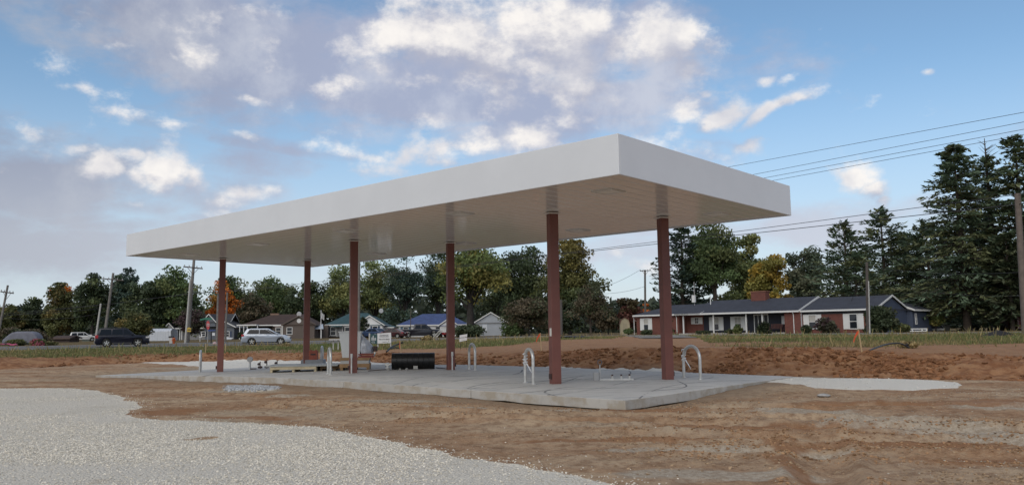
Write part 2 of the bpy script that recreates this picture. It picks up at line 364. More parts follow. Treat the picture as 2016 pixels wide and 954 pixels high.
# ------------------------------------------------------------------ ground sheet
def spaced(lo, hi, a, b, fine, growth):
    c = list(np.arange(a, b, fine)); d = fine; x = a
    while x > lo: d *= growth; x -= d; c.insert(0, x)
    d = fine; x = c[-1]
    while x < hi: d *= growth; x += d; c.append(x)
    return np.array(c)
def build_ground():
    xs = spaced(-1500, 1500, -14, 16, .085, 1.035); ys = spaced(-900, 2500, 8.4, 34, .075, 1.014)
    X, Y = np.meshgrid(xs, ys); Z = H(X, Y)
    nx, ny = len(xs), len(ys)
    me = bpy.data.meshes.new('ground'); n = nx*ny
    co = np.stack([X.ravel(), Y.ravel(), Z.ravel()], 1).astype(np.float32)
    i = np.arange(n).reshape(ny, nx); q = np.stack([i[:-1, :-1], i[:-1, 1:], i[1:, 1:], i[1:, :-1]], -1).reshape(-1, 4)
    a, b = xy2ab(X, Y); inside = (a > SLAB[0]+.7) & (a < SLAB[1]-.7) & (b > SLAB[2]+.7) & (b < SLAB[3]-.7)
    keep = ~inside.ravel()[q].all(1); q = q[keep]
    me.vertices.add(n); me.vertices.foreach_set('co', co.ravel()); me.loops.add(q.size); me.loops.foreach_set('vertex_index', q.ravel().astype(np.int32))
    me.polygons.add(len(q)); me.polygons.foreach_set('loop_start', np.arange(0, q.size, 4, dtype=np.int32)); me.polygons.foreach_set('use_smooth', np.ones(len(q), bool)); me.update()
    _, Ys = Hbase(X, Y)
    bank = sstep((Y-Ys[0]+.8)/.8)*(1-sstep((Y-Ys[1]-1.)/3)*.30)
    zc = np.zeros((n, 4), np.float32); zc[:, 0] = gravel_mask(X, Y).ravel(); fine_a = me.attributes.new('fine', 'FLOAT', 'POINT'); fine_a.data.foreach_set('value', gravel_mask(X, Y, [1]).ravel().astype(np.float32)); zc[:, 1] = grass_mask(X, Y).ravel(); zc[:, 2] = bank.ravel()
    def blob_attr(nm, bl):
        v = np.zeros(X.shape)
        for (x0, y0, rx, ry, an) in bl:
            dx, dy = X-x0, Y-y0; c, sn = math.cos(an), math.sin(an); v = np.maximum(v, np.exp(-(((dx*c+dy*sn)/rx)**2+((-dx*sn+dy*c)/ry)**2)))
        at_ = me.attributes.new(nm, 'FLOAT', 'POINT'); at_.data.foreach_set('value', v.ravel().astype(np.float32))
    def gp(px, py): r = ray(px, py); k = -CAMZ/r.z; return r.x*k, k
    blob_attr('pale', [(*gp(1590, 817), 1.3, .8, .1), (*gp(1740, 836), 1.5, .9, -.2), (*gp(1880, 852), 1.5, .8, -.2), (*gp(1980, 862), 1.2, .7, -.2), (*gp(1950, 806), 1.2, 1.2, 0), (*gp(1640, 895), .8, .5, -.3), (*gp(1320, 935), .9, .45, .2), (*gp(1450, 938), 1.2, .35, .1), (*gp(560, 781), 1.2, .5, .3), (*gp(750, 790), 2.0, .5, -.3), (*gp(1350, 885), 1.5, .3, -.1), (*gp(960, 806), 3.0, .35, -.3), (*gp(480, 772), 1.5, .8, 0)])
    blob_attr('rust', [(*gp(1535, 880), .22, 1.2, .0), (*gp(1556, 925), .2, 1.2, .0), (*gp(1275, 812), 1.2, .7, 0), (*gp(1200, 868), 2.2, .25, -.1), (*gp(1600, 800), 2.5, .5, 0), (*gp(1900, 800), 2.5, .8, 0), (*gp(1500, 845), 2.2, .5, -.1), (*gp(1750, 880), 2.0, .5, -.1), (*gp(330, 812), 1.0, .9, 0), (*gp(480, 820), 1.6, .35, -.2), (*gp(1950, 905), 1.4, .4, 0)])
    sdn = slab_dist(a, b); zc[:, 3] = (np.exp(-(sdn/1.5)**2)).ravel()
    at = me.color_attributes.new('zone', 'FLOAT_COLOR', 'POINT'); at.data.foreach_set('color', zc.ravel())
    o = bpy.data.objects.new('ground', me); COL.objects.link(o); tag(o, kind='structure')
    m = bpy.data.materials.new('earth'); m.use_nodes = True; s = NT(m.node_tree); bs = s.n['Principled BSDF']
    tc = s.n.new('ShaderNodeTexCoord'); V = tc.outputs['Object']
    z = s.node('ShaderNodeAttribute', attribute_name='zone'); sp = s.node('ShaderNodeSeparateColor', {0: z.outputs['Color']})
    G, R_, Bk, Sl = sp.outputs[0], sp.outputs[1], sp.outputs[2], z.outputs['Alpha']
    st = s.node('ShaderNodeMapping', {0: V}); st.inputs['Scale'].default_value = (.45, 1.1, 1); st.inputs['Rotation'].default_value = (0, 0, .32)
    n1 = s.noise(st.outputs[0], .55, 6, .6); n2 = s.noise(V, 2.6, 6, .65); n3 = s.noise(V, 14, 4, .7); n4 = s.noise(st.outputs[0], .21, 5, .6, dist=.6)
    dirt = s.mix(s.mapr(n1, .36, .64), (.47, .345, .225), (.35, .21, .118))
    dirt = s.mix(s.m('MULTIPLY', s.mapr(n2, .46, .66), .7), dirt, (.21, .122, .068))
    dirt = s.mix(s.m('MULTIPLY', s.mapr(n4, .55, .70), .8), dirt, (.42, .345, .25))
    # fine specks of stone pressed into the earth
    vo = s.node('ShaderNodeTexVoronoi', {'Vector': V, 'Scale': 42.}); spk = s.m('MULTIPLY', s.mapr(vo.outputs[0], .30, .12), s.mapr(s.noise(V, .8, 4, .6), .42, .68))
    dirt = s.mix(s.m('MULTIPLY', spk, .75), dirt, (.42, .38, .31)); n5 = s.noise(V, 7., 5, .75); dirt = s.mix(s.m('MULTIPLY', s.mapr(n5, .5, .62), .45), dirt, (.19, .102, .054)); dirt = s.mix(s.m('MULTIPLY', s.mapr(n5, .47, .36), .4), dirt, (.50, .37, .235))
    bank_c = s.mix(s.mapr(n2, .38, .64), (.22, .100, .048), (.36, .195, .100))
    bank_c = s.mix(s.m('MULTIPLY', s.mapr(n1, .5, .66), .6), bank_c, (.36, .215, .115))
    col = s.mix(Bk, dirt, bank_c)
    col = s.mix(s.m('MULTIPLY', Sl, .65), col, (.255, .195, .135))
    gcol = s.mix(s.mapr(n2, .36, .62), (.070, .070, .028), (.165, .115, .055))
    gcol = s.mix(s.m('MULTIPLY', s.mapr(n1, .5, .7), .5), gcol, (.19, .12, .06))
    col = s.mix(s.m('MULTIPLY', R_, .92), col, gcol)
    pa = s.node('ShaderNodeAttribute', attribute_name='pale'); ru = s.node('ShaderNodeAttribute', attribute_name='rust')
    col = s.mix(s.mapr(s.m('ADD', pa.outputs['Fac'], s.m('MULTIPLY', s.m('SUBTRACT', s.noise(st.outputs[0], 2.2, 6, .7), .5), 1.2)), .42, .75, 0., .85), col, s.mix(s.mapr(n3, .4, .6), (.46, .40, .315), (.35, .285, .21)))
    col = s.mix(s.mapr(s.m('ADD', ru.outputs['Fac'], s.m('MULTIPLY', s.m('SUBTRACT', n2, .5), 1.)), .4, .75, 0., .75), col, (.27, .132, .062))
    vg = s.node('ShaderNodeTexVoronoi', {'Vector': V, 'Scale': 30.}); vg2 = s.node('ShaderNodeTexVoronoi', {'Vector': V, 'Scale': 75.})
    gr = s.mix(s.mapr(vg.outputs[0], .15, .60), (.92, .86, .74), (.70, .645, .54))
    gr = s.mix(s.m('MULTIPLY', s.mapr(vg2.outputs[0], .3, .7), .4), gr, (.56, .52, .45))
    gr = s.mix(s.m('MULTIPLY', s.mapr(s.noise(V, .45, 5, .6), .48, .66), .5), gr, (.64, .59, .49))
    tanp = s.m('MULTIPLY', s.mapr(s.noise(V, .9, 4, .6), .66, .74), .55); gr = s.mix(tanp, gr, (.50, .41, .30))
    fa = s.node('ShaderNodeAttribute', attribute_name='fine'); gr = s.mix(s.m('MULTIPLY', fa.outputs['Fac'], .75), gr, (.80, .765, .68))
    col = s.mix(s.mapr(s.m('ADD', G, s.m('MULTIPLY', s.m('SUBTRACT', n3, .5), .5)), .35, .6), col, gr)
    s.l.new(col, bs.inputs['Base Color']); bs.inputs['Roughness'].default_value = .95; bs.inputs['Specular IOR Level'].default_value = .15
    hgt = s.m('ADD', s.m('MULTIPLY', n3, .5), s.m('ADD', s.m('MULTIPLY', s.noise(V, 45, 3, .7), .35), s.m('MULTIPLY', vg.outputs[0], s.m('MULTIPLY', G, -.5))))
    bp = s.node('ShaderNodeBump', {'Strength': 1., 'Distance': .07, 'Height': hgt}); s.l.new(bp.outputs[0], bs.inputs['Normal'])
    me.materials.append(m)
build_ground()

def ribbon(name, near, far, m, lift, thick=.05, kind='structure'):
    """road or drive: strip between two edge lines, draped on the ground"""
    near, far = np.array(near, float), np.array(far, float); ts = np.linspace(0, 1, 90); K = 6
    def along(p, t):
        d = np.r_[0, np.cumsum(np.hypot(*np.diff(p, axis=0).T))]; d /= d[-1]; return np.stack([np.interp(t, d, p[:, 0]), np.interp(t, d, p[:, 1])], 1)
    A, B = along(near, ts), along(far, ts); b = MB(); vs = []
    for k in range(K+1):
        p = A + (B-A)*k/K; z = H(p[:, 0], p[:, 1], False) + lift
        vs += [(p[i, 0], p[i, 1], z[i]) for i in range(90)]
    e = [(v[0], v[1], v[2]-.15) for v in vs[:90]]
    fs = [(k*90+i, k*90+i+1, (k+1)*90+i+1, (k+1)*90+i) for k in range(K) for i in range(89)] + [(len(vs)+i, len(vs)+i+1, i+1, i) for i in range(89)]
    b.add(vs+e, fs); return tag(b.build(name, m, smooth=False), kind=kind)
asphalt = mat('asphalt', (.085, .085, .088), .9, var2=(.12, .118, .112), vscale=.6, bump=.3, bscale=60)
tN, tF = [], []
for px in (-1500, -700, 0, 290, 600, 760, 900, 1060, 1250, 1420, 1580, 1800, 2016, 2700, 3600):
    t = tt_of(px); yn, yf = np.interp(t, BKt, SEC[3][0]), np.interp(t, BKt, SEC[4][0])
    tN.append((t*yn, yn)); tF.append((t*yf, yf))
ribbon('road', tN, tF, asphalt, .03)
white_paint = mat('road_paint', (.6, .6, .58), .8)
def offs(k): return [(n[0]+(f[0]-n[0])*k, n[1]+(f[1]-n[1])*k) for n, f in zip(tN, tF)]
ribbon('edge_line', offs(.06), offs(.075), white_paint, .036); ribbon('edge_line', offs(.925), offs(.94), white_paint, .036)
ribbon('centre_line', offs(.49), offs(.505), mat('yellow_paint', (.55, .38, .05), .8), .036)
ribbon('driveway', [(9.7, 62.), (11., 75.5)], [(15.4, 60.), (15.8, 72.2)], mat('old_asphalt', (.13, .125, .118), .9, var2=(.2, .17, .13), vscale=.8), .03)

# ------------------------------------------------------------------ concrete pad
conc = bpy.data.materials.new('concrete'); conc.use_nodes = True
def concrete_nodes(m):
    s = NT(m.node_tree); b = s.n['Principled BSDF']; V = s.n.new('ShaderNodeTexCoord').outputs['Object']
    n1, n2, n3 = s.noise(V, .35, 5, .6), s.noise(V, 3., 6, .65), s.noise(V, 40, 3, .6)
    c = s.mix(s.mapr(n1, .35, .65), (.50, .485, .45), (.42, .41, .385)); c = s.mix(s.m('MULTIPLY', s.mapr(n2, .5, .7), .45), c, (.34, .33, .305))
    # black tyre scuffs: long thin curved marks
    nz = s.node('ShaderNodeSeparateXYZ', {0: s.n.new('ShaderNodeNewGeometry').outputs['True Normal']}); upf = s.mapr(nz.outputs[2], .5, .7)
    for ang, sc, th in ((.95, .5, .010), (.45, .42, .009), (1.35, .36, .008), (.70, .3, .009), (1.1, .8, .009)):
        mp = s.node('ShaderNodeMapping', {0: V}); mp.inputs['Rotation'].default_value = (0, 0, ang)
        w = s.noise(mp.outputs[0], .13, 0, .4); sx = s.node('ShaderNodeSeparateXYZ', {0: mp.outputs[0]})
        f = s.m('PINGPONG', s.m('ADD', s.m('MULTIPLY', sx.outputs[0], sc), s.m('MULTIPLY', w, 3.2)), .5)
        ln = s.m('MULTIPLY', s.mapr(f, th*1.7, th*.5), s.mapr(s.noise(V, .55, 4, .7), .43, .50)); c = s.mix(s.m('MULTIPLY', s.m('MULTIPLY', ln, upf), .85), c, (.07, .07, .075))
    c = s.mix(s.m('MULTIPLY', s.m('SUBTRACT', 1., upf), s.mapr(s.noise(V, 2.2, 5, .65), .42, .62, .15, .75)), c, (.33, .28, .21)); c = s.mix(s.m('MULTIPLY', s.mapr(s.noise(V, .9, 6, .7), .56, .70), .35), c, (.36, .31, .24))
    s.l.new(c, b.inputs['Base Color']); b.inputs['Roughness'].default_value = .75; b.inputs['Specular IOR Level'].default_value = .3
    bp = s.node('ShaderNodeBump', {'Strength': .35, 'Distance': .01, 'Height': n3}); s.l.new(bp.outputs[0], b.inputs['Normal'])
concrete_nodes(conc)
pad = thing('concrete_pad', None, None, (0, 0, 0)); tag(pad, kind='structure')
JA = [SLAB[0], 5.1, 10.4, 15.6, 20.8, SLAB[1]]; JB = [SLAB[2], 5.1, SLAB[3]]
for i in range(5):
    for j in range(2):
        a0, a1, b0, b1 = JA[i]+(.008 if i else 0), JA[i+1]-(.008 if i < 4 else 0), JB[j]+(.008 if j else 0), JB[j+1]-(.008 if j < 1 else 0)
        na, nb = 9, 7; vs = []
        aa, bb = np.linspace(a0, a1, na), np.linspace(b0, b1, nb)
        for lev in (0, 1):
            for p in aa:
                for q in bb:
                    w = .05*float(vnoise(np.array(p*2.3), np.array(q*2.3))) if q in (b0, b1) or p in (a0, a1) else 0
                    xy = ab2xy(p+(.05*float(vnoise(np.array(q*1.7), np.array(3.))) if p in (a0, a1) and (i in (0, 4)) else 0), q+(.05*float(vnoise(np.array(p*1.7), np.array(7.))) if q in (b0, b1) else 0)*(1 if (q == SLAB[2] or q == SLAB[3]) else 0)); vs.append((xy[0], xy[1], float(slab_z(p, q)) - (.22 if lev else 0) + (w if lev else 0)))
        N = na*nb; fs = []
        for k in range(na-1):
            for l in range(nb-1):
                q0 = k*nb+l; fs += [(q0, q0+1, q0+nb+1, q0+nb), (N+q0, N+q0+nb, N+q0+nb+1, N+q0+1)]
        for k in range(na-1): fs += [(k*nb, (k+1)*nb, N+(k+1)*nb, N+k*nb), (k*nb+nb-1, N+k*nb+nb-1, N+(k+1)*nb+nb-1, (k+1)*nb+nb-1)]
        for l in range(nb-1): fs += [(l, N+l, N+l+1, l+1), ((na-1)*nb+l, (na-1)*nb+l+1, N+(na-1)*nb+l+1, N+(na-1)*nb+l)]
        MB().add(vs, fs).build('slab_panel', conc, pad, bevel=.012)

# ------------------------------------------------------------------ canopy
ZU = 3.331 + CAMZ; FH = .90; CL, CW = 24.33, 9.06
can = thing('fuel_canopy', 'long white flat fuel station canopy carried on six brown steel columns', 'canopy', (CA[0], CA[1], 0), YAW + PI/2)
# local frame: x along the long side (away to the left), y = across (minus: local -y is +CV)
def cl(a, b, z): return (a, -b, z)
white_panel = mat('white_fascia', (.66, .675, .69), .38, spec=.5, var=.05, vscale=.5)
deck_white = bpy.data.materials.new('deck_white'); deck_white.use_nodes = True
def deck_nodes(m):
    s = NT(m.node_tree); b = s.n['Principled BSDF']; b.inputs['Base Color'].default_value = (.74, .725, .69, 1); b.inputs['Roughness'].default_value = .11; b.inputs['Specular IOR Level'].default_value = .55
    V = s.n.new('ShaderNodeTexCoord').outputs['Object']; mp = s.node('ShaderNodeMapping', {0: V}); mp.inputs['Scale'].default_value = (1.2, .35, 1)
    bp = s.node('ShaderNodeBump', {'Strength': .14, 'Distance': .02, 'Height': s.noise(mp.outputs[0], 1.3, 2, .5)}); s.l.new(bp.outputs[0], b.inputs['Normal'])
deck_nodes(deck_white)
trim_grey = mat('trim_grey', (.18, .18, .18), .5)
ft = .05
MB().b2(cl(0, 0, ZU), cl(CL, ft, ZU+FH)).build('fascia', white_panel, can, bevel=.012)
MB().b2(cl(0, CW-ft, ZU), cl(CL, CW, ZU+FH)).build('fascia', white_panel, can, bevel=.012)
MB().b2(cl(0, ft, ZU), cl(ft, CW-ft, ZU+FH)).build('fascia', white_panel, can, bevel=.012)
MB().b2(cl(CL-ft, ft, ZU), cl(CL, CW-ft, ZU+FH)).build('fascia', white_panel, can, bevel=.012)
rf = MB(); rf.b2(cl(ft, ft, ZU+.55), cl(CL-ft, CW-ft, ZU+.60)); rf.build('roof_deck', mat('galvanised', (.4, .41, .42), .5, .6), can)
NP = 60; pw = (CL-2*ft)/NP
pm = None
for k in range(NP):
    if pm is None:
        w = pw/2-.004; prof = [(-w, .03), (-w, .007), (-w+.022, .0), (w-.022, 0), (w, .007), (w, .03)]
        pm = MB().prism([(p[0], p[1]) for p in prof], -(ft+.004), -(CW-ft-.004), 'xz').mesh('deck_panel'); pm.materials.append(deck_white)
    share('deck_panel', pm, can, (ft+(k+.5)*pw, 0, ZU+.035))
lens = mat('light_lens', (.75, .75, .70), .3)
lf = lm = None
for b in (1.75, 7.3):
    for a in (1.5, 6.6, 11.9, 17.2, 22.4):
        if lf is None:
            f = MB(); 
            for (x0, y0, x1, y1) in ((-.3, -.3, .3, -.24), (-.3, .24, .3, .3), (-.3, -.24, -.24, .24), (.24, -.24, .3, .24)): f.b2((x0, y0, -.022), (x1, y1, .03))
            lf = f.mesh('canopy_light', bevel=.004); lf.materials.append(mat('light_frame', (.62, .61, .58), .4))
            lm = MB().box((0, 0, 0), (.47, .47, .03)).mesh('lens'); lm.materials.append(lens)
        fr = share('canopy_light', lf, can, cl(a, b, ZU+.03)); share('lens', lm, fr, (0, 0, 0))
brown = mat('column_brown', (.185, .066, .050), .48, var=.18, vscale=1.2)
dark_box = mat('junction_dark', (.05, .025, .022), .6)
COLS = [(-12.514, 34.965, .157, 0), (-9.169, 36.224, .296, 1), (-5.662, 28.913, .317, 0), (-2.301, 29.996, .33, 1), (1.151, 22.785, .253, 0), (4.497, 23.984, .216, 1)]
CROT = math.radians(19.5)
Minv = (Matrix.Translation(can.location) @ Matrix.Rotation(YAW+PI/2, 4, 'Z')).inverted()
for i, (x, y, zb, rrow) in enumerate(COLS):
    base = zb-.06
    c = MB(); c.box((0, 0, (ZU+.03-base)/2), (.262, .262, ZU+.03-base))
    loc = Minv @ Vector((x, y, base)); rz = CROT - (YAW+PI/2)
    o = c.build('column', brown, can, bevel=.012, loc=loc, rz=rz)
    MB().box((0, 0, ZU-base-.012), (.36, .36, .03)).build('cap_trim', deck_white, o)
    sx = -1 if not rrow else 1
    MB().box((sx*.155, -.02, .24), (.06, .12, .14)).build('junction_box', dark_box, o, bevel=.01)
    if i == 4: MB().box((-.134, -.04, 1.45), (.006, .13, .22)).build('sticker', mat('paper', (.7, .68, .62), .7), o)
    if i == 1: MB().box((0, 0, .12), (.34, .34, .12)).build('footing', conc, o)

# ------------------------------------------------------------------ things on the pad
galv = mat('galvanised_pipe', (.62, .62, .60), .36, .55, var2=(.50, .495, .47), vscale=6)
def on_pad(x, y): a, b = xy2ab(x, y); return float(slab_z(a, b))
HW = Vector((.32, -.95, 0)).normalized()
def hoop(cx, cy, w, h, label, wrap=False):
    o = thing('pipe_guard', label, 'pipe guard', (cx, cy, on_pad(cx, cy)-.01), 0, 'galvanised pipe guards by the columns')
    r = w/2; pts = [HW*-r + Vector((0, 0, z)) for z in np.linspace(0, h-r*.8, 5)]
    pts += [HW*(-r*math.cos(t)) + Vector((0, 0, h-r*.8 + r*.8*math.sin(t))) for t in np.linspace(.15, PI-.15, 13)] + [HW*r + Vector((0, 0, z)) for z in np.linspace(h-r*.8, 0, 5)]
    MB().tube(pts, .044, 14).build('pipe', galv, o, smooth=True)
    for s in (-1, 1): MB().cyl(HW*(s*r)+Vector((0, 0, 0)), HW*(s*r)+Vector((0, 0, .03)), .075, 16).build('collar', galv, o, smooth=True)
    if wrap:
        b = MB(); p0 = HW*-r
        for k in range(4): b.tube([p0+Vector((random.uniform(-.07, .07), -.06, h-.42+.09*k)), p0+Vector((random.uniform(-.09, .09), -.075, h-.38+.09*k)), p0+Vector((.07, -.02, h-.36+.09*k))], .016, 5)
        b.tube([p0+Vector((.04, -.05, h-.4)), p0+Vector((.16, -.1, h-.62)), p0+Vector((.20, -.06, h-.7))], [.02, .012, .006], 5)
        b.build('torn_wrap', mat('clear_wrap', (.72, .74, .76), .25), o)
hoop(-13.72, 35.9, .8, .93, 'galvanised pipe guard left of the leftmost brown column')
hoop(-8.72, 37.25, .8, .92, 'galvanised pipe guard just behind the end of the pale pallet, beside the red boxes')
hoop(-6.36, 28.3, .78, .90, 'galvanised pipe guard in front of the plywood pallet, nearest the grey cabinet')
hoop(-1.50, 29.6, .8, .94, 'galvanised pipe guard alone between two middle columns, beyond the black pipe')
hoop(.43, 22.9, .66, .96, 'galvanised pipe guard with torn plastic, left of the fifth column', True)
hoop(5.25, 24.2, .92, .96, 'wide galvanised pipe guard right of the rightmost column', True)
def stub(x, y, h, label):
    o = thing('pipe_stub', label, 'pipe', (x, y, on_pad(x, y)-.01), 0, 'pipe stubs rising before the columns')
    MB().cyl((0, 0, 0), (0, 0, h), .028, 10).build('pipe', galv, o, smooth=True); MB().cyl((0, 0, h-.12), (0, 0, h+.03), .042, 10).build('coupling', galv, o, smooth=True)
stub(-5.66, 28.62, .66, 'thin capped grey pipe stub in front of the column by the grey cabinet')
stub(-2.22, 29.68, .64, 'thin capped grey pipe stub in front of the column right of the black pipe')
# piping where a dispenser will stand
pmx = thing('pipe_manifold', 'low galvanised pipe fittings and frame rail between the two nearest columns', 'pipework', (2.45, 23.9, on_pad(2.45, 23.9)-.005), -.05)
MB().b2((.05, -.04, 0), (1.02, .0, .045)).build('frame_rail', galv, pmx)
MB().b2((-.04, .2, 0), (.98, .235, .04)).build('frame_rail', galv, pmx)
MB().b2((-.14, -.1, 0), (.02, .1, .24)).build('shear_box', mat('dull_steel', (.34, .34, .34), .5, .7), pmx, bevel=.008)
MB().cyl((.06, 0, 0), (.06, 0, .46), .016, 8).build('riser', galv, pmx, smooth=True)
lp = [(.06+.06*math.sin(t), 0, .52-.07*math.cos(t)) for t in np.linspace(0, 2*PI, 15)]
MB().tube(lp, .014, 6).build('loop_handle', mat('dark_steel', (.12, .13, .15), .5, .6), pmx, smooth=True)
for k, x in enumerate((.42, .68, .92)):
    MB().cyl((x, .1, 0), (x, .1, .12), .04, 10).build('valve_stub', galv, pmx, smooth=True); MB().cyl((x, .1, .12), (x, .1, .165), .028, 8).build('cap', dark_box, pmx, smooth=True)
rz_ = thing('pipe_riser', 'grey pipe riser topped by a round disc on the far left of the pad', 'pipework', (-12.0, 37.3, on_pad(-12, 37.3)-.01))
MB().cyl((0, 0, 0), (0, 0, .36), .045, 10).build('riser', galv, rz_, smooth=True); MB().cyl((0, -.05, .46), (0, .05, .46), .12, 16).build('disc', mat('dull_steel', (.34, .34, .34), .5, .7), rz_, smooth=True); MB().cyl((0, 0, .03), (.3, 0, .03), .035, 8).build('elbow', dark_box, rz_, smooth=True)
for x, y, h, lb in ((-11.75, 38., .34, 'short black shutoff valve beside the round disc riser'), (-11.5, 38.2, .46, 'tallest black shutoff valve with a side knob, middle of three'), (-11.05, 38.3, .36, 'black shutoff valve nearest the pale pallet')):
    o = thing('shutoff_valve', lb, 'valve', (x, y, on_pad(x, y)-.01), 0, 'valves on the far left of the pad')
    MB().cyl((0, 0, 0), (0, 0, h), .022, 8).build('stem', dark_box, o, smooth=True); MB().box((0, 0, .08), (.2, .09, .1)).build('body', dark_box, o, bevel=.02)
    MB().cyl((-.06, -.04, h*.65), (-.06, .04, h*.65), .06, 10).build('knob', dark_box, o, smooth=True)

pine = mat('pale_pine', (.52, .44, .29), .75, var=.25, vscale=5); oldwood = mat('old_wood', (.27, .17, .085), .8, var=.35, vscale=4)
def pallet(name, label, x, y, rz, L, D, h, m, nb=7):
    o = thing(name, label, 'pallet', (x, y, on_pad(x, y)), rz, 'pallets on the concrete pad')
    for k in range(3): MB().b2((-L/2, -D/2+k*(D-.09)/2, .02), (L/2, -D/2+k*(D-.09)/2+.09, h-.024)).build('stringer', m, o) if False else None
    for k in range(3):
        x0 = -L/2 + k*(L-.09)/2; MB().b2((x0, -D/2, .0), (x0+.09, D/2, h-.024)).build('stringer', m, o, bevel=.004)
    for k in range(nb):
        y0 = -D/2 + k*(D-.11)/(nb-1); MB().b2((-L/2, y0, h-.022), (L/2, y0+.11, h)).build('deck_board', m, o, bevel=.003)
    MB().b2((-L/2, -D/2-.024, h-.10), (L/2, -D/2-.002, h-.002)).build('edge_board', m, o, bevel=.003)
    return o
PA = math.radians(6)
pallet('wooden_pallet', 'new pale pine pallet lying under the grey board', -8.45, 31.9, PA, 1.72, 1.5, .2, pine)
pallet('wooden_pallet', 'weathered brown pallet right of the new pale one', -7.0, 32.4, PA, 1.1, 1.5, .17, oldwood)
MB().b2((-1.25, -.85, 0), (1.45, 1.15, .045)).build('grey_board', mat('grey_board', (.36, .37, .36), .6, var=.15, vscale=2), None, bevel=.006, loc=(-8.25, 32.0, on_pad(-8.3, 32)+.206), rz=PA)
tag(bpy.data.objects['grey_board'], 'flat grey sheet laid over the pallets on the pad', 'sheet')
gb = MB().b2((-.42, -.5, 0), (.55, .5, .36)).build('grey_crate', mat('crate_grey', (.27, .28, .30), .6, var=.15), None, bevel=.015, loc=(-9.0, 36.6, on_pad(-9, 36.6)), rz=.1)
tag(gb, 'low grey box under the red boxes at a column foot', 'box')
redm = mat('red_box', (.32, .085, .05), .7, var=.2, vscale=6); 
for dx, w, lb in ((-.05, .19, 'narrow red box against the column, left of the pair'), (.24, .36, 'wider red box with a dark slot, right of the pair')):
    o = thing('red_box', lb, 'box', (-9.12+dx, 36.35, on_pad(-9, 36.6)+.36), .1, 'red boxes at the column foot')
    MB().b2((-w/2, -.2, 0), (w/2, .2, .40)).build('carton', redm, o, bevel=.012)
    if w > .3: MB().b2((-.1, -.212, .2), (.12, -.198, .27)).build('slot', dark_box, o)
    for k in (-1, 1): MB().b2((k*w*.28-.03, -.05, .40), (k*w*.28+.03, .05, .44)).build('tab', redm, o)
# crate stack with a tapered cabinet and a wrapped motor
cx, cy = -6.15, 31.9; zc_ = on_pad(cx, cy)
st = thing('crate_base', 'tan and grey timber crate stack under the tapered cabinet', 'crate', (cx, cy, zc_), PA)
cardb = mat('tan_board', (.36, .22, .11), .8, var=.25, vscale=4); light_foam = mat('pale_board', (.46, .46, .45), .7, var=.1)
for k in range(3): MB().b2((-.55+k*.5, -.45, 0), (-.44+k*.5, .45, .1)).build('skid', oldwood, st)
MB().b2((-.57, -.45, .1), (.57, .45, .24)).build('lower_frame', cardb, st, bevel=.006); MB().b2((-.54, -.42, .24), (.54, .42, .37)).build('middle_layer', light_foam, st, bevel=.006); MB().b2((-.57, -.45, .37), (.57, .45, .47)).build('upper_frame', cardb, st, bevel=.006)
cb = thing('tapered_cabinet', 'tall pale grey sheet metal cabinet narrowing downwards, half behind a column', 'cabinet', (cx-.2, cy, zc_+.47), PA)
cab = mat('cabinet_grey', (.60, .62, .62), .5, var=.06, vscale=1)
def frustum(b, x0, x1, X0, X1, y0, y1, z0, z1): return b.add([(x0, y0, z0), (x1, y0, z0), (x1, y1, z0), (x0, y1, z0), (X0, y0, z1), (X1, y0, z1), (X1, y1, z1), (X0, y1, z1)], [(0,3,2,1),(4,5,6,7),(0,1,5,4),(1,2,6,5),(2,3,7,6),(3,0,4,7)])
frustum(MB(), -.28, .38, -.42, .42, -.32, .32, 0, .97).build('body', cab, cb, bevel=.01)
MB().b2((-.45, -.34, .97), (.45, .34, 1.01)).build('lid', cab, cb, bevel=.006)
mo = thing('wrapped_motor', 'clear plastic wrapped motor on a red frame beside the tapered cabinet', 'motor', (cx+.42, cy, zc_+.47), PA)
b = MB(); rr = [(0, .26), (.12, .3), (.3, .29), (.45, .22), (.58, .10), (.66, .03)]
vs = []; 
for z, r in rr:
    for k in range(14): 
        t = 2*PI*k/14; q = r*(1+.14*math.sin(5*t+z*9)+random.uniform(-.05, .05)); vs.append((q*math.cos(t)+z*-.25, q*math.sin(t)*.9, z+.16))
b.add(vs, [(i*14+k, i*14+(k+1) % 14, (i+1)*14+(k+1) % 14, (i+1)*14+k) for i in range(5) for k in range(14)]+[tuple(range(14))[::-1], tuple(70+k for k in range(14))])
b.build('plastic_wrap', mat('plastic_wrap', (.55, .58, .64), .18, var=.3, vscale=5), mo, smooth=True)
fr = MB(); fr.b2((-.3, -.3, 0), (.3, -.25, .06)); fr.b2((-.3, .25, 0), (.3, .3, .06)); fr.b2((-.3, -.25, .0), (-.25, .25, .06)); fr.b2((.25, -.25, .0), (.3, .25, .06)); fr.b2((-.3, -.3, .1), (.3, .3, .14)); fr.build('frame', mat('red_frame', (.22, .04, .03), .5), mo)
MB().b2((.28, -.16, .22), (.42, .1, .42)).build('control_box', dark_box, mo, bevel=.01); MB().cyl((.3, -.2, .05), (.36, -.2, .2), .03, 8).build('spout', galv, mo, smooth=True)

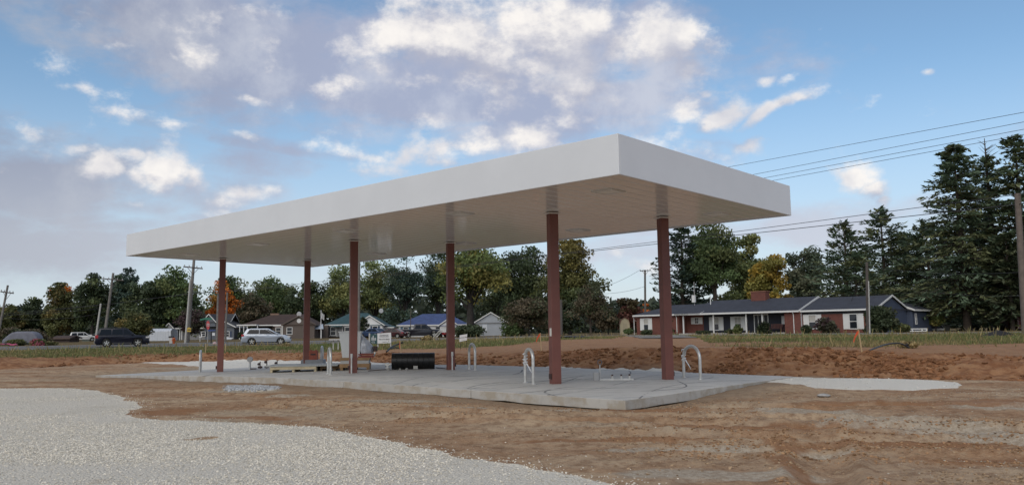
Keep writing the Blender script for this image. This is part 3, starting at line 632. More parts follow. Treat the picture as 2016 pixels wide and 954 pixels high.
# black corrugated pipe lying on the pad
bp_ = thing('black_pipe', 'big black ribbed plastic pipe section lying across the pad', 'pipe', (-3.78, 30.9, on_pad(-3.78, 30.9)+.305), math.radians(4))
blk = mat('black_plastic', (.010, .010, .011), .38, spec=.45, var=.4, vscale=7)
L_ = 1.6; xs_ = []; n_ = 8
b = MB(); prof = []
for k in range(n_):
    x0 = -L_/2 + L_*k/n_; w = L_/n_; prof += [(x0, .297), (x0+w*.03, .305), (x0+w*.95, .305), (x0+w*.98, .297)]
prof += [(L_/2, .297), (L_/2, .255), (-L_/2, .255), (-L_/2, .297)]
SEG = 28; vs = [(x, r*math.cos(2*PI*k/SEG), r*math.sin(2*PI*k/SEG)) for x, r in prof for k in range(SEG)]
b.add(vs, [(i*SEG+k, i*SEG+(k+1) % SEG, (i+1)*SEG+(k+1) % SEG, (i+1)*SEG+k) for i in range(len(prof)-1) for k in range(SEG)])
b.build('pipe_wall', blk, bp_, smooth=True)
MB().cyl((-L_/2+.03, 0, 0), (-L_/2+.07, 0, 0), .26, 24).build('end_plug', blk, bp_); MB().cyl((L_/2-.07, 0, 0), (L_/2-.03, 0, 0), .26, 24).build('end_plug', blk, bp_)
MB().b2((.02, -.34, -.29), (.18, -.27, -.17)).build('label_plate', mat('pale_print', (.42, .41, .38), .6), bp_)
rock = mat('concrete_lump', (.40, .39, .37), .9, var=.3, vscale=8, bump=.5, bscale=14)
def lump(name, loc, r, m, label, cat, sq=.7, group=None):
    bm = bmesh.new(); bmesh.ops.create_icosphere(bm, subdivisions=2, radius=r)
    for v in bm.verts: v.co *= 1+random.uniform(-.22, .22); v.co.z *= sq
    me = bpy.data.meshes.new(name); bm.to_mesh(me); bm.free(); me.materials.append(m)
    o = bpy.data.objects.new(name, me); COL.objects.link(o); o.location = loc; return tag(o, label, cat, group)
for x, y, r, lb in ((-4.62, 30.25, .075, 'pale fitting standing at the left end of the black pipe'), (-4.2, 30.3, .05, 'small pale concrete lump before the left half of the black pipe'), (-3.95, 30.3, .05, 'small pale concrete lump before the middle of the black pipe')):
    lump('concrete_lump', (x, y, on_pad(x, y)+r*.5), r, rock, lb, 'lump', .9, 'lumps before the black pipe')
fg = thing('flange_fitting', 'galvanised flange fitting leaning on the left end of the black pipe', 'fitting', (-4.66, 30.35, on_pad(-4.66, 30.35)))
MB().cyl((0, 0, 0), (0, 0, .28), .05, 10).build('pipe', galv, fg, smooth=True); MB().cyl((0, 0, .06), (0, 0, .11), .1, 14).build('flange', galv, fg, smooth=True); MB().cyl((-.1, 0, .2), (.1, 0, .2), .045, 10).build('tee', galv, fg, smooth=True)
rd = MB().tube([(-5.3, 29.9, on_pad(-5.3, 29.9)+.02), (-4.6, 30.6, on_pad(-4.6, 30.6)+.03)], .016, 6).build('steel_rod', dark_box); tag(rd, 'dark rod on the pad left of the black pipe', 'rod')
rd = MB().tube([(-2.95, 31.2, on_pad(-2.95, 31.2)+.03), (-2.5, 30.4, on_pad(-2.5, 30.4)+.02)], .016, 6).build('steel_rod', dark_box); tag(rd, 'dark rod on the pad right of the black pipe', 'rod')

# ------------------------------------------------------------------ houses
trim_w = mat('white_trim', (.68, .68, .66), .5); glass = mat('window_glass', (.018, .022, .028), .08, spec=.7)
curtain = mat('curtain', (.42, .40, .36), .8); shutter_w = mat('shutter_white', (.66, .66, .64), .55)
def shingle(name, c): return mat(name, c, .85, var=.28, vscale=1.5, bump=.4, bscale=9)
def siding(name, c, pitch=.2, rough=.6):
    if name in MATS: return MATS[name]
    m = mat(name, c, rough, var=.08, vscale=.7); s = NT(m.node_tree); V = s.n.new('ShaderNodeTexCoord').outputs['Object']; sx = s.node('ShaderNodeSeparateXYZ', {0: V})
    f = s.m('FRACT', s.m('MULTIPLY', sx.outputs[2], 1/pitch)); bp = s.node('ShaderNodeBump', {'Strength': .8, 'Distance': .02, 'Height': f}); s.l.new(bp.outputs[0], s.n['Principled BSDF'].inputs['Normal']); return m
def brickm(name, c1, c2, mortar):
    m = mat(name, c1, .85); s = NT(m.node_tree); V = s.n.new('ShaderNodeTexCoord').outputs['Object']; sx = s.node('ShaderNodeSeparateXYZ', {0: V})
    uv = s.node('ShaderNodeCombineXYZ', {0: s.m('ADD', sx.outputs[0], sx.outputs[1]), 1: sx.outputs[2]})
    br = s.node('ShaderNodeTexBrick', {'Vector': uv.outputs[0], 'Color1': (*c1, 1), 'Color2': (*c2, 1), 'Mortar': (*mortar, 1), 'Scale': 1., 'Mortar Size': .008, 'Brick Width': .22, 'Row Height': .075})
    s.l.new(br.outputs[0], s.n['Principled BSDF'].inputs['Base Color']); return m
FACE = {'front': (Vector((1,0,0)), Vector((0,-1,0))), 'right': (Vector((0,1,0)), Vector((1,0,0))), 'left': (Vector((0,-1,0)), Vector((-1,0,0)))}
class House:
    """local x along the front, y away from the camera, z up; root at the front left corner on the ground"""
    def __init__(s, name, label, cat, X, Y, Z, ang): s.o = thing(name, label, cat, (X, Y, Z), ang); s.X, s.Y, s.Z = X, Y, Z; s.h = Vector((math.cos(ang), math.sin(ang), 0))
    def t(s, px, py=640, off=0.):     # distance along the front of a photo column, front plane shifted by off in depth
        r = ray(px, py); y = Vector((-s.h.y, s.h.x, 0)); X0, Y0 = s.X+y.x*off, s.Y+y.y*off
        return (r.x*Y0-X0)/(s.h.x-r.x*s.h.y)
    def z(s, px, py, off=0.):
        r = ray(px, py); t = s.t(px, py, off); y = Vector((-s.h.y, s.h.x, 0)); return CAMZ + r.z*(s.Y+y.y*off+t*s.h.y) - s.Z
    def wall(s, x0, x1, y0, y1, z1, m, z0=-.6, gable=None, gh=0., name='wall'):
        b = MB()
        if gable == 'x':   # ridge along x, gables on the left and right ends
            ym = (y0+y1)/2; b.prism([(y0, z0), (y1, z0), (y1, z1), (ym, z1+gh), (y0, z1)], x0, x1, 'yz')
        elif gable == 'y':
            xm = (x0+x1)/2; b.prism([(x0, z0), (x1, z0), (x1, z1), (xm, z1+gh), (x0, z1)], y0, y1, 'xz')
        else: b.b2((x0, y0, z0), (x1, y1, z1))
        return b.build(name, m, s.o)
    def roof(s, x0, x1, y0, y1, z, rise, m, ridge='x', hl=0., hr=0., th=.12, over=.35, trim=trim_w, gut=True):
        x0 -= over if (ridge == 'y' or hl) else .25; x1 += over if (ridge == 'y' or hr) else .25; y0 -= over if ridge == 'x' else .25; y1 += over if ridge == 'x' else .25
        z -= .02; b = MB()
        if ridge == 'x': ym = (y0+y1)/2; top = [(x0, y0, z), (x1, y0, z), (x1, y1, z), (x0, y1, z), (x0+hl, ym, z+rise), (x1-hr, ym, z+rise)]; fs = [(0,1,5,4), (1,2,5), (2,3,4,5), (3,0,4)]
        else: xm = (x0+x1)/2; top = [(x0, y0, z), (x1, y0, z), (x1, y1, z), (x0, y1, z), (xm, y0+hl, z+rise), (xm, y1-hr, z+rise)]; fs = [(0,1,4), (1,2,5,4), (2,3,5), (3,0,4,5)]
        es = [(3,0,4), (1,2,5)] if ridge == 'x' else [(0,1,4), (2,3,5)]; fs = [f for f in fs if not ((f == es[0] and hl < .03) or (f == es[1] and hr < .03))]
        n = len(top); up = [(p[0], p[1], p[2]+th) for p in top]
        b.add(top+up, [tuple(f[::-1]) for f in fs] + [tuple(i+n for i in f) for f in fs] + [(i, (i+1) % 4, (i+1) % 4+n, i+n) for i in range(4)])
        o = b.build('roof', m, s.o)
        g = MB(); e = .05
        if ridge == 'x':
            g.b2((x0, y0-e-.004, z-.06), (x1, y0-.004, z+.13))
            if hr < .03:
                for sg in (0, 1): g.add(*bar((x1+.006, [y0, y1][sg], z-.05), (x1+.006, ym, z+rise-.05), .045, .2))
            if hl < .03:
                for sg in (0, 1): g.add(*bar((x0-.05, [y0, y1][sg], z-.05), (x0-.05, ym, z+rise-.05), .045, .2))
        else:
            if hl < .03:
                for sg in (0, 1): g.add(*bar(([x0, x1][sg], y0-.05, z-.05), (xm, y0-.05, z+rise-.05), .2, .045, True))
            g.b2((x0-e-.004, y0, z-.06), (x0-.004, y1, z+.13)); g.b2((x1+.004, y0, z-.06), (x1+e+.004, y1, z+.13))
        g.build('gutter', trim, s.o); return o
    def window(s, face, x, plane, z0, z1, w, shutters=None, sh=.32, sash=True, cur=False, frame=trim_w, muntin=False, off=0.):
        ax, nn = FACE[face]; w2 = w/2
        def pt(u, d, z): return (ax*u + nn*d + Vector((0, 0, z))) + (Vector((0, plane, 0)) if face == 'front' else Vector((plane, 0, 0)))
        def bx(b, u0, u1, d0, d1, a, c): p, q = pt(u0, d0, a), pt(u1, d1, c); b.b2(p, q)
        f = MB(); t = .09
        bx(f, x-w2, x+w2, .0, .06, z1-t, z1); bx(f, x-w2, x+w2, .0, .07, z0, z0+t); bx(f, x-w2, x-w2+t, 0, .06, z0+t, z1-t); bx(f, x+w2-t, x+w2, 0, .06, z0+t, z1-t)
        if sash: bx(f, x-w2+t, x+w2-t, .0, .05, (z0+z1)/2-.03, (z0+z1)/2+.03)
        if muntin:
            bx(f, x-.02, x+.02, 0, .045, z0+t, (z0+z1)/2-.03); bx(f, x-.02, x+.02, 0, .045, (z0+z1)/2+.03, z1-t)
        fo = f.build('window', frame, s.o)
        g = MB(); bx(g, x-w2+t, x+w2-t, .002, .02, z0+t, z1-t); g.build('pane', glass, fo)
        if cur: g = MB(); bx(g, x-w2+t+.02, x+w2-t-.02, .022, .03, (z0+z1)/2, z1-t-.02); g.build('blind', curtain, fo)
        if shutters:
            for sgn in (-1, 1): g = MB(); c = x+sgn*(w2+sh/2+.015); bx(g, c-sh/2, c+sh/2, 0, .045, z0+.01, z1-.01); g.build('shutter', shutters, s.o, bevel=.006)
        return fo
    def door(s, x, plane, z0, h, w, m, side=False):
        fo = MB(); fo.b2((x-w/2-.1, plane-.05, z0), (x-w/2, plane, z0+h+.1)); fo.b2((x+w/2, plane-.05, z0), (x+w/2+.1, plane, z0+h+.1)); fo.b2((x-w/2, plane-.05, z0+h), (x+w/2, plane, z0+h+.1))
        if side: fo.b2((x-w/2+.42, plane-.05, z0), (x-w/2+.50, plane, z0+h)); fo.b2((x+w/2-.50, plane-.05, z0), (x+w/2-.42, plane, z0+h))
        f = fo.build('door_frame', trim_w, s.o)
        MB().b2((x-w/2, plane-.03, z0), (x+w/2, plane-.002, z0+h)).build('door', m, s.o); return f
    def box(s, name, a, c, m, bevel=0.): return MB().b2(a, c).build(name, m, s.o, bevel=bevel)
def bar(p, q, w, h, flip=False):
    """rectangular bar from p to q, w in y-or-x thickness, h vertical"""
    p, q = Vector(p), Vector(q)
    if flip: d = Vector((0, h, 0)); v = Vector((0, 0, w))
    else: d = Vector((w, 0, 0)); v = Vector((0, 0, h))
    vs = [p, p+d, p+d+v, p+v, q, q+d, q+d+v, q+v]
    return vs, [(0,1,2,3), (7,6,5,4), (0,4,5,1), (1,5,6,2), (2,6,7,3), (3,7,4,0)]
def gz(x, y): return float(H(np.array(x), np.array(y), False))

# brick ranch house on the right
FX, FY = 16.05, 106.0; EX, EY = 38.8, 83.0; ang = math.atan2(EY-FY, EX-FX)
rh = House('ranch_house', 'long low red brick ranch house with dark roof and white shutters', 'house', FX, FY, 1.12, ang)
brick = brickm('red_brick', (.165, .045, .030), (.115, .032, .024), (.17, .10, .08)); navy = siding('navy_siding', (.020, .022, .034)); blue_s = siding('blue_siding', (.062, .080, .125))
rroof = shingle('dark_shingle', (.040, .044, .058))
T = lambda px, off=0.: rh.t(px, 640, off)
tA, tB, tC, tD = T(1250), T(1336), T(1560), T(1716)
EV = 2.42; DEP = 9.5; PW = 1.9
rh.wall(0, tB, 0, DEP-1.5, EV, brick)
rh.wall(tB+.003, tC-.9, PW, DEP, EV, navy)
rh.wall(tB+.002, tB+2.4, PW-.02, PW+.3, EV-.01, brick)
rh.wall(tC-.9, tC+1.0, .0, DEP, EV, brick, gable='x', gh=1.62)
rh.wall(tC+1.0, tD, .35, DEP-.4, EV-.02, brick, name='wall')
rh.wall(tD+.002, tD+.3, .35, DEP-.4, EV-.02, blue_s, gable='x', gh=1.52)
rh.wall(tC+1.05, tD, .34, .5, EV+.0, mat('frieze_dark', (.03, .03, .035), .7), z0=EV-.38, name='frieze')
rh.roof(0, tB+3., 0, DEP-1.5, EV, 1.28, rroof, hl=3.2, hr=.01)
rh.roof(tB, tC+.7, 0, DEP, EV, 1.66, rroof, hl=2.6)
rh.roof(tC+.95, tD+.25, .35, DEP-.4, EV-.02, 1.50, rroof, hl=.01)
rh.wall(tC+.95, tC+1.02, .05, DEP-.05, EV, mat('white_gable', (.5, .5, .52), .6), gable='x', gh=1.62, name='gable_panel')
# rear wing seen past the right gable
rh.wall(tD-2.5, tD+.9, DEP-.4, DEP+5.5, EV-.05, blue_s); rh.roof(tD-2.5, tD+.9, DEP-.4, DEP+5.5, EV-.05, .80, rroof, ridge='y', hl=.02, hr=2.5)
rh.window('right', DEP+.6, tD+.9, .8, 2.05, .5, None, sash=True); 
rh.box('porch_floor', (tB, .0, -.6), (tC-.9, PW, .12), conc)
for px in (1344.7, 1404, 1468.5, 1500.5, 1554): x = T(px); rh.box('porch_post', (x-.07, .05, .12), (x+.07, .19, EV-.02), trim_w)
rh.box('porch_ceiling', (tB+.05, .02, EV-.06), (tC-.95, PW, EV-.022), trim_w)
def win_at(l, r, yt, yb, off, shut, **k):
    x0, x1 = T(l, off), T(r, off); zm = (l+r)/2; rh.window('front', (x0+x1)/2, off, rh.z(zm, yb, off), rh.z(zm, yt, off), x1-x0, shut, **k)
win_at(1267, 1277.5, 626, 650, 0, shutter_w, sh=.5, cur=True); win_at(1368, 1376.5, 624, 637.5, PW, shutter_w, sh=.5, muntin=True); win_at(1404.5, 1416.5, 623.5, 650, PW, shutter_w, sh=.55, cur=True)
win_at(1446, 1460.5, 622.5, 650, PW, shutter_w, sh=.5, cur=True, muntin=True); win_at(1546.5, 1554, 619, 634.5, PW, None, muntin=True); rh.box('shutter', (T(1539.5, PW), PW-.045, 1.05), (T(1546, PW), PW-.001, 1.98), shutter_w)
win_at(1592, 1608, 618.5, 647.5, .35, shutter_w, sh=.55, cur=True); win_at(1672, 1689.5, 616.5, 647.5, .35, shutter_w, sh=.6)
rh.door((T(1485.5, PW)+T(1513, PW))/2, PW, .12, 2.05, T(1512, PW)-T(1486.5, PW), mat('black_door', (.012, .012, .014), .4), True)
for px in (1249, 1333, 1563.5): x = T(px); b = MB(); b.tube([(x, -.28, EV-.05), (x, -.06, EV-.35), (x, -.06, -.05)], .05, 6); b.build('downspout', trim_w, rh.o)
ch = rh.box('chimney', (T(1496, 4)-.95, 3.9, EV+.9), (T(1496, 4)+.95, 4.9, rh.z(1506, 574, 4.4)), brick); MB().b2((T(1496, 4)-1.02, 3.83, rh.z(1506, 574, 4.4)), (T(1496, 4)+1.02, 4.97, rh.z(1506, 573, 4.4)+.04)).build('chimney_cap', mat('clay', (.25, .12, .08), .8), ch)
vp = MB(); vp.cyl((T(1399, 3), 3.2, EV+1.2), (T(1399, 3), 3.2, EV+2.3), .06, 6); vp.build('vent_pipe', trim_w, rh.o)
mast = MB(); x = T(1365, 3); mast.cyl((x, 3.5, EV+1.), (x, 3.5, EV+4.2), .05, 6); mast.build('meter_mast', mat('pole_grey', (.30, .29, .28), .7), rh.o); rh.box('mast_box', (x-.22, 3.2, EV+1.6), (x+.22, 3.45, EV+2.5), trim_w)
# bench on the porch
bn = thing('garden_bench', 'weathered reddish wooden slat bench on the ranch house porch', 'bench', rh.o.matrix_basis @ Vector((T(1528, PW-.7), PW-.7, .12)), ang)
bw = mat('bench_wood', (.16, .07, .06), .7)
for k in range(4): MB().b2((-.75, -.25+k*.12, .42), (.75, -.15+k*.12, .45)).build('seat_slat', bw, bn)
for k in range(9): MB().b2((-.72+k*.17, .24, .48), (-.64+k*.17, .27, .88)).build('back_slat', bw, bn)
MB().b2((-.76, .23, .88), (.76, .28, .95)).build('back_rail', bw, bn)
for sx in (-.72, .72):
    for sy in (-.24, .22): MB().b2((sx-.03, sy-.03, 0), (sx+.03, sy+.03, .42 if sy > 0 else .62)).build('leg', bw, bn)
    MB().b2((sx-.04, -.28, .62), (sx+.04, .24, .66)).build('armrest', bw, bn)

# cream barn shed
sh = House('barn_shed', 'small cream gambrel barn shed beside the ranch house', 'shed', P(1221, 650, 112).x, 112., 1.1, -.1)
cream = siding('cream_siding', (.47, .41, .28)); w = P(1240, 650, 112).x-P(1221, 650, 112).x
prof = [(0, -.3), (w, -.3), (w, 1.5), (w*.86, 2.05), (w*.5, 2.35), (w*.14, 2.05), (0, 1.5)]
MB().prism(prof, 0, 3, 'xz').build('wall', cream, sh.o)
b = MB(); pr = prof[2:]; out = [(w/2+(x-w/2)*1.1, z+.07) for x, z in pr]
b.prism(pr+out[::-1], -.12, 3.1, 'xz'); b.build('roof', mat('shed_roof', (.16, .075, .05), .8), sh.o)
sh.box('door', (w*.3, -.02, 0), (w*.7, -.002, 1.6), siding('cream_door', (.42, .37, .26)))

# brown gabled house behind the silver car
bh = House('brown_house', 'brown sided house with brown gables and a white flat porch roof', 'house', P(557.7, 660, 140).x, 140., 1.05, .06)
Tb = lambda px, off=0.: bh.t(px, 650, off)
bs = siding('taupe_siding', (.125, .098, .082)); broof = shingle('brown_shingle', (.060, .035, .026))
w = Tb(619); ez = bh.z(588, 639.5); ap = bh.z(588, 623)
bh.wall(0, w, 0, 9, ez, bs, gable='y', gh=ap-ez); bh.roof(0, w, 0, 9, ez, ap-ez+.1, broof, ridge='y', hl=.01, hr=.01, over=.3, trim=bs)
for px in (570,): 
    bh.window('front', Tb(570), 0, bh.z(570, 658), bh.z(570, 643.5), 1.05*.95, None)
bh.window('front', Tb(548, 2.5), 2.5, bh.z(548, 658, 2.5), bh.z(548, 644, 2.5), .95, None)
bh.wall(Tb(541, 2.5), 0, 2.5, 9, bh.z(548, 640, 2.5), siding('taupe_light', (.17, .125, .105)))
bh.box('corner_board', (Tb(554, 2.3), 2.3, -.3), (Tb(557, 2.3), 2.45, ez), trim_w)
bh.box('porch_beam', (Tb(539, 2), 1.4, bh.z(545, 641.5, 2)), (Tb(557, 2), 1.6, bh.z(545, 639.5, 2)), trim_w)
xl, xr = Tb(478, 4), Tb(541, 4); e2 = bh.z(520, 640, 4)
bh.wall(xl+2, xr, 6.2, 13, e2, siding('porch_dark', (.05, .04, .038)), gable='x', gh=1.5); bh.roof(xl, xr+4.5, 4, 14, e2, bh.z(555, 619.5, 9)-e2, broof, hl=4.2, hr=.01, trim=trim_w)
bh.wall(xr-.5, xr+3, 4.4, 9, e2, bs); 
bh.box('porch_roof', (Tb(468, 3), 2.2, e2-.05), (Tb(507, 3), 6.2, e2+.17), trim_w)
for px in (472, 480, 487, 507): x = Tb(px, 2.4); bh.box('porch_post', (x-.06, 2.3, -.3), (x+.06, 2.42, e2-.06), trim_w)
bh.box('chimney', (Tb(539, 9)-.6, 8.7, e2+1.2), (Tb(539, 9)+.9, 9.5, bh.z(540, 616.5, 9)), mat('chimney_tan', (.22, .14, .10), .85))
MB().cyl((w*.5, -.04, bh.z(588, 631)), (w*.5, .0, bh.z(588, 631)), .38, 12).build('gable_vent', trim_w, bh.o)
d = MB(); d.cyl((Tb(577), 5, ap-.4), (Tb(577), 5, ap+.5), .04, 6); d.cyl((Tb(577), 4.8, ap+.55), (Tb(577), 4.95, ap+.6), .42, 14); d.build('satellite_dish', mat('dish', (.6, .6, .6), .4), bh.o)
bh.wall(w, w+1.6, 4, 9, ez, bs); bh.box('awning_post', (Tb(631)-.05, .8, -.3), (Tb(631)+.05, .9, bh.z(631, 644)), trim_w)
aw = MB(); z0_, z1_ = bh.z(625, 646.3), bh.z(620, 637); aw.add([(Tb(617), 4.2, z1_), (Tb(627), 4.2, z1_), (Tb(635.5), .6, z0_), (Tb(619), .6, z0_), (Tb(617), 4.2, z1_-.08), (Tb(627), 4.2, z1_-.08), (Tb(635.5), .6, z0_-.08), (Tb(619), .6, z0_-.08)], [(0,1,2,3), (7,6,5,4), (0,4,5,1), (1,5,6,2), (2,6,7,3), (3,7,4,0)]); aw.build('awning', mat('awning_blue', (.42, .47, .52), .4), bh.o)

# grey house behind the street signs
gh_ = House('grey_house', 'blue grey house with white gable trim behind the street signs', 'house', P(403, 660, 145).x, 145., 1.05, .1)
Tg = lambda px, off=0.: gh_.t(px, 650, off)
gs = siding('grey_siding', (.135, .15, .175)); groof = shingle('grey_shingle', (.05, .052, .056)); wg = Tg(461); eg = gh_.z(432, 644)
gh_.wall(0, wg, 0, 9, eg, gs, gable='y', gh=gh_.z(412, 623)-eg-.6); gh_.roof(0, wg, 0, 9, eg, gh_.z(412, 622)-eg-.6, groof, ridge='y', hl=.01, hr=.01, over=.3)
xg, xh = Tg(352, 3), Tg(413, 3); e3 = gh_.z(380, 646, 3)
gh_.wall(xg, xh, 3, 12, e3, siding('pale_siding', (.36, .36, .36)), gable='x', gh=2.); gh_.roof(xg, xh+3, 2.2, 13, e3, gh_.z(400, 619, 8)-e3, groof, hl=3., hr=.01)
xa = Tg(398, -1.2); gw = Tg(424, -1.2)-xa; ge = gh_.z(412, 634.5, -1.2); gh_.wall(xa, xa+gw, -1.2, 4, ge, gs, gable='y', gh=gh_.z(412, 620, -1.2)-ge, z0=ge-.7, name='dormer'); gh_.roof(xa, xa+gw, -1.2, 6, ge, gh_.z(412, 618.5, -1.2)-ge, groof, ridge='y', hl=.01, hr=.01, over=.15)
xb = Tg(324, 2); bw_ = Tg(341.5, 2)-xb; be = gh_.z(332, 647.5, 2); gh_.wall(xb, xb+bw_, 2, 8, be, siding('pale_siding', (.36, .36, .36)), gable='y', gh=gh_.z(332, 637, 2)-be); gh_.roof(xb, xb+bw_, 2, 8, be, gh_.z(332, 636, 2)-be, groof, ridge='y', hl=.01, hr=.01, over=.2)
gh_.wall(xb+bw_, xg, 4.5, 10, be, siding('pale_siding', (.36, .36, .36)), name='wall'); gh_.roof(xb+bw_-.5, xg+.5, 4.2, 10.5, be, 1.2, groof, hl=.01, hr=.01)
gh_.window('front', Tg(397)+.3, 0, gh_.z(398, 662), gh_.z(398, 652), .8, mat('shutter_black', (.02, .02, .025), .5), sh=.3); gh_.window('front', Tg(446.5), 0, gh_.z(446, 663), gh_.z(446, 651.5), 1.0, mat('shutter_blue', (.04, .06, .11), .5), sh=.35)
for px in (345, 349, 354, 358): x = Tg(px, 2.2); gh_.box('porch_post', (x-.07, 2.2, -.3), (x+.07, 2.34, be-.05), trim_w)

# white house, green roof
wh = House('white_house', 'white cottage with dark teal roof and black shutters', 'house', P(643.5, 660, 146).x, 146., 1.05, .04)
Tw = lambda px, off=0.: wh.t(px, 650, off)
ws_ = siding('white_siding', (.76, .77, .78)); teal = shingle('teal_roof', (.035, .085, .095)); blk_s = mat('shutter_black', (.02, .02, .025), .5)
ew = wh.z(660, 639.5); xm = Tw(702)
wh.wall(0, xm, 0, 10, ew, ws_, z0=wh.z(650, 661)); wh.wall(.2, xm, .1, 10, wh.z(650, 661), mat('dark_base', (.04, .035, .03), .9), z0=-.5, name='foundation')
wh.roof(0, Tw(745), 0, 10.5, ew, wh.z(690, 617, 5)-ew, teal, hl=3.6, hr=3.)
xg2, xr2 = Tw(702, -2), Tw(753, -2); eg2 = wh.z(735, 640, -2)
wh.wall(xg2, xr2, -2, 9, eg2, ws_, gable='y', gh=wh.z(728, 623, -2)-eg2); wh.roof(xg2, xr2, -2, 9, eg2, wh.z(728, 621.5, -2)-eg2, teal, ridge='y', hl=.01, hr=2, over=.35)
wh.wall(xr2, xr2+1.4, 1, 8, eg2-.4, ws_); wh.roof(xr2-.2, xr2+1.6, .8, 8, eg2-.4, .3, teal, hl=.01, hr=.5, over=.2)
for px, wd in ((656, 1.0), (684, 1.0)): wh.window('front', Tw(px), 0, wh.z(px, 660), wh.z(px, 643), wd, blk_s, sh=.35)
wh.door(Tw(669), 0, wh.z(669, 662), 1.7, .9, mat('door_grey', (.2, .2, .2), .5)); 
aw = MB(); z1_, z0_ = wh.z(664, 639.6), wh.z(664, 642.5); aw.add([(Tw(654), -.02, z1_), (Tw(674), -.02, z1_), (Tw(675), -1, z0_), (Tw(653), -1, z0_), (Tw(654), -.02, z1_-.05), (Tw(674), -.02, z1_-.05), (Tw(675), -1, z0_-.05), (Tw(653), -1, z0_-.05)], [(0,1,2,3), (7,6,5,4), (0,4,5,1), (1,5,6,2), (2,6,7,3), (3,7,4,0)]); aw.build('awning', teal, wh.o)
wh.window('front', Tw(738.5, -2), -2, wh.z(738, 654, -2), wh.z(738, 641, -2), .95, mat('shutter_blue', (.04, .06, .11), .5), sh=.35); wh.window('front', Tw(717.5, -2), -2, wh.z(717, 654, -2), wh.z(717, 641, -2), .4, None)
MB().cyl((Tw(742), 6, ew+2.6), (Tw(742), 6.15, ew+2.65), .42, 14).build('satellite_dish', mat('dish', (.6, .6, .6), .4), wh.o)

# white house with the blue roof
uh = House('blue_roofed_house', 'white house with bright blue hipped roof behind the black pickup', 'house', P(785, 660, 146).x, 146., 1.08, .03)
Tu = lambda px, off=0.: uh.t(px, 650, off)
blue_r = shingle('blue_roof', (.055, .085, .20)); eu = uh.z(830, 640); xu = Tu(903)
uh.wall(0, xu, 0, 10, eu, ws_); uh.roof(0, xu+1.5, 0, 10, eu, uh.z(840, 618.5, 5)-eu, blue_r, hl=4.2, hr=4)
uh.window('front', Tu(799), 0, uh.z(799, 652), uh.z(799, 643), .95, mat('shutter_teal', (.07, .14, .20), .5), sh=.45); uh.window('front', Tu(863), 0, uh.z(863, 653), uh.z(863, 642), 1.1, None)
uh.wall(Tu(866, -3), Tu(900, -3), -3, 2, uh.z(880, 641, -3), ws_, gable='y', gh=1.1); uh.roof(Tu(866, -3), Tu(900, -3), -3, 3, uh.z(880, 641, -3), 1.25, blue_r, ridge='y', hl=.01, hr=.01, over=.3)
lt = MB(); x0_, x1_ = Tu(866, -3.2), Tu(880, -3.2); z0_, z1_ = uh.z(870, 661, -3.2), uh.z(870, 641, -3.2)
for k in range(9): f = k/8; lt.add(*bar((x0_, -3.2-.001*k, z0_+(z1_-z0_)*f), (min(x1_, x0_+(x1_-x0_)*1), -3.2-.001*k, min(z1_, z0_+(z1_-z0_)*(f+.35))), .03, .05, True))
lt.build('lattice', trim_w, uh.o)

# pale grey garage
gr = House('pale_garage', 'plain pale grey gabled garage behind the big tree', 'garage', P(935, 660, 150).x, 150., 1.1, .02)
Tq = lambda px, off=0.: gr.t(px, 650, off); wq = Tq(998); eq = gr.z(965, 635.5)
gsid = siding('garage_siding', (.40, .43, .47), .25); gr.wall(0, wq, 0, 8, eq, gsid, gable='y', gh=gr.z(962, 616)-eq); gr.roof(0, wq, 0, 8, eq, gr.z(962, 615)-eq, shingle('pale_shingle', (.25, .25, .25)), ridge='y', hl=.01, hr=.01, over=.3)
gr.box('door', (Tq(950), -.03, gr.z(955, 650)), (Tq(959), -.002, gr.z(955, 638)), mat('door_white', (.58, .62, .66), .5)); gr.box('eave_band', (.0, -.03, eq-.06), (wq, -.001, eq+.06), mat('band_grey', (.3, .32, .35), .6))

# rounded white metal shed on the left
ms = House('metal_shed', 'long white ribbed metal shed with rounded top, left of the grey house', 'shed', P(294, 660, 128).x, 128., .98, .05)
Tm = lambda px: ms.t(px, 650); wm = Tm(336); hm = ms.z(315, 646)
wmt = mat('white_metal', (.55, .58, .62), .4, var=.1)
b = MB(); pr = [(0, -.4), (3, -.4), (3, hm*.75), (2.5, hm*.95), (1.5, hm), (.5, hm*.95), (0, hm*.78)]; b.prism(pr, 0, wm, 'yz'); b.build('shell', wmt, ms.o)
for k in range(9): x = wm*k/8; b = MB(); b.prism([(-.04, -.4), (-.001, -.4), (-.001, hm*.78), (.5, hm*.955), (.5, hm*.97), (-.04, hm*.79)], x-.05, x+.05, 'yz'); b.build('rib', wmt, ms.o)
bk = House('back_cottage', 'pale gabled cottage peeking over the white metal shed', 'house', P(288, 660, 150).x, 150., 1.05, .05); wk = bk.t(318, 650); bk.wall(0, wk, 0, 7, bk.z(305, 648), siding('pale_siding', (.36, .36, .36)), gable='y', gh=1.3); bk.roof(0, wk, 0, 7, bk.z(305, 648), 1.45, groof, ridge='y', hl=.01, hr=.01)
# red barn at the right edge
rb = House('red_barn', 'dark red barn wall with white trim at the right edge', 'barn', P(2005, 645, 92).x, 92., 1.15, -.3)
rb.wall(0, 8, 0, 8, rb.z(2010, 622), siding('barn_red', (.16, .02, .025)), z0=rb.z(2010, 646)); rb.roof(0, 8, 0, 8, rb.z(2010, 622), 2, rroof); rb.box('sill_trim', (-.05, -.06, rb.z(2010, 646.5)), (8, -.002, rb.z(2010, 645.3)), mat('pink_trim', (.45, .3, .3), .6)); rb.wall(.2, 7.8, .3, 7.8, rb.z(2010, 646), mat('dark_base', (.04, .035, .03), .9), name='foundation'); rb.box('corner_board', (-.06, -.05, rb.z(2010, 646)), (.1, -.001, rb.z(2010, 622)), mat('pink_trim', (.45, .3, .3), .6))
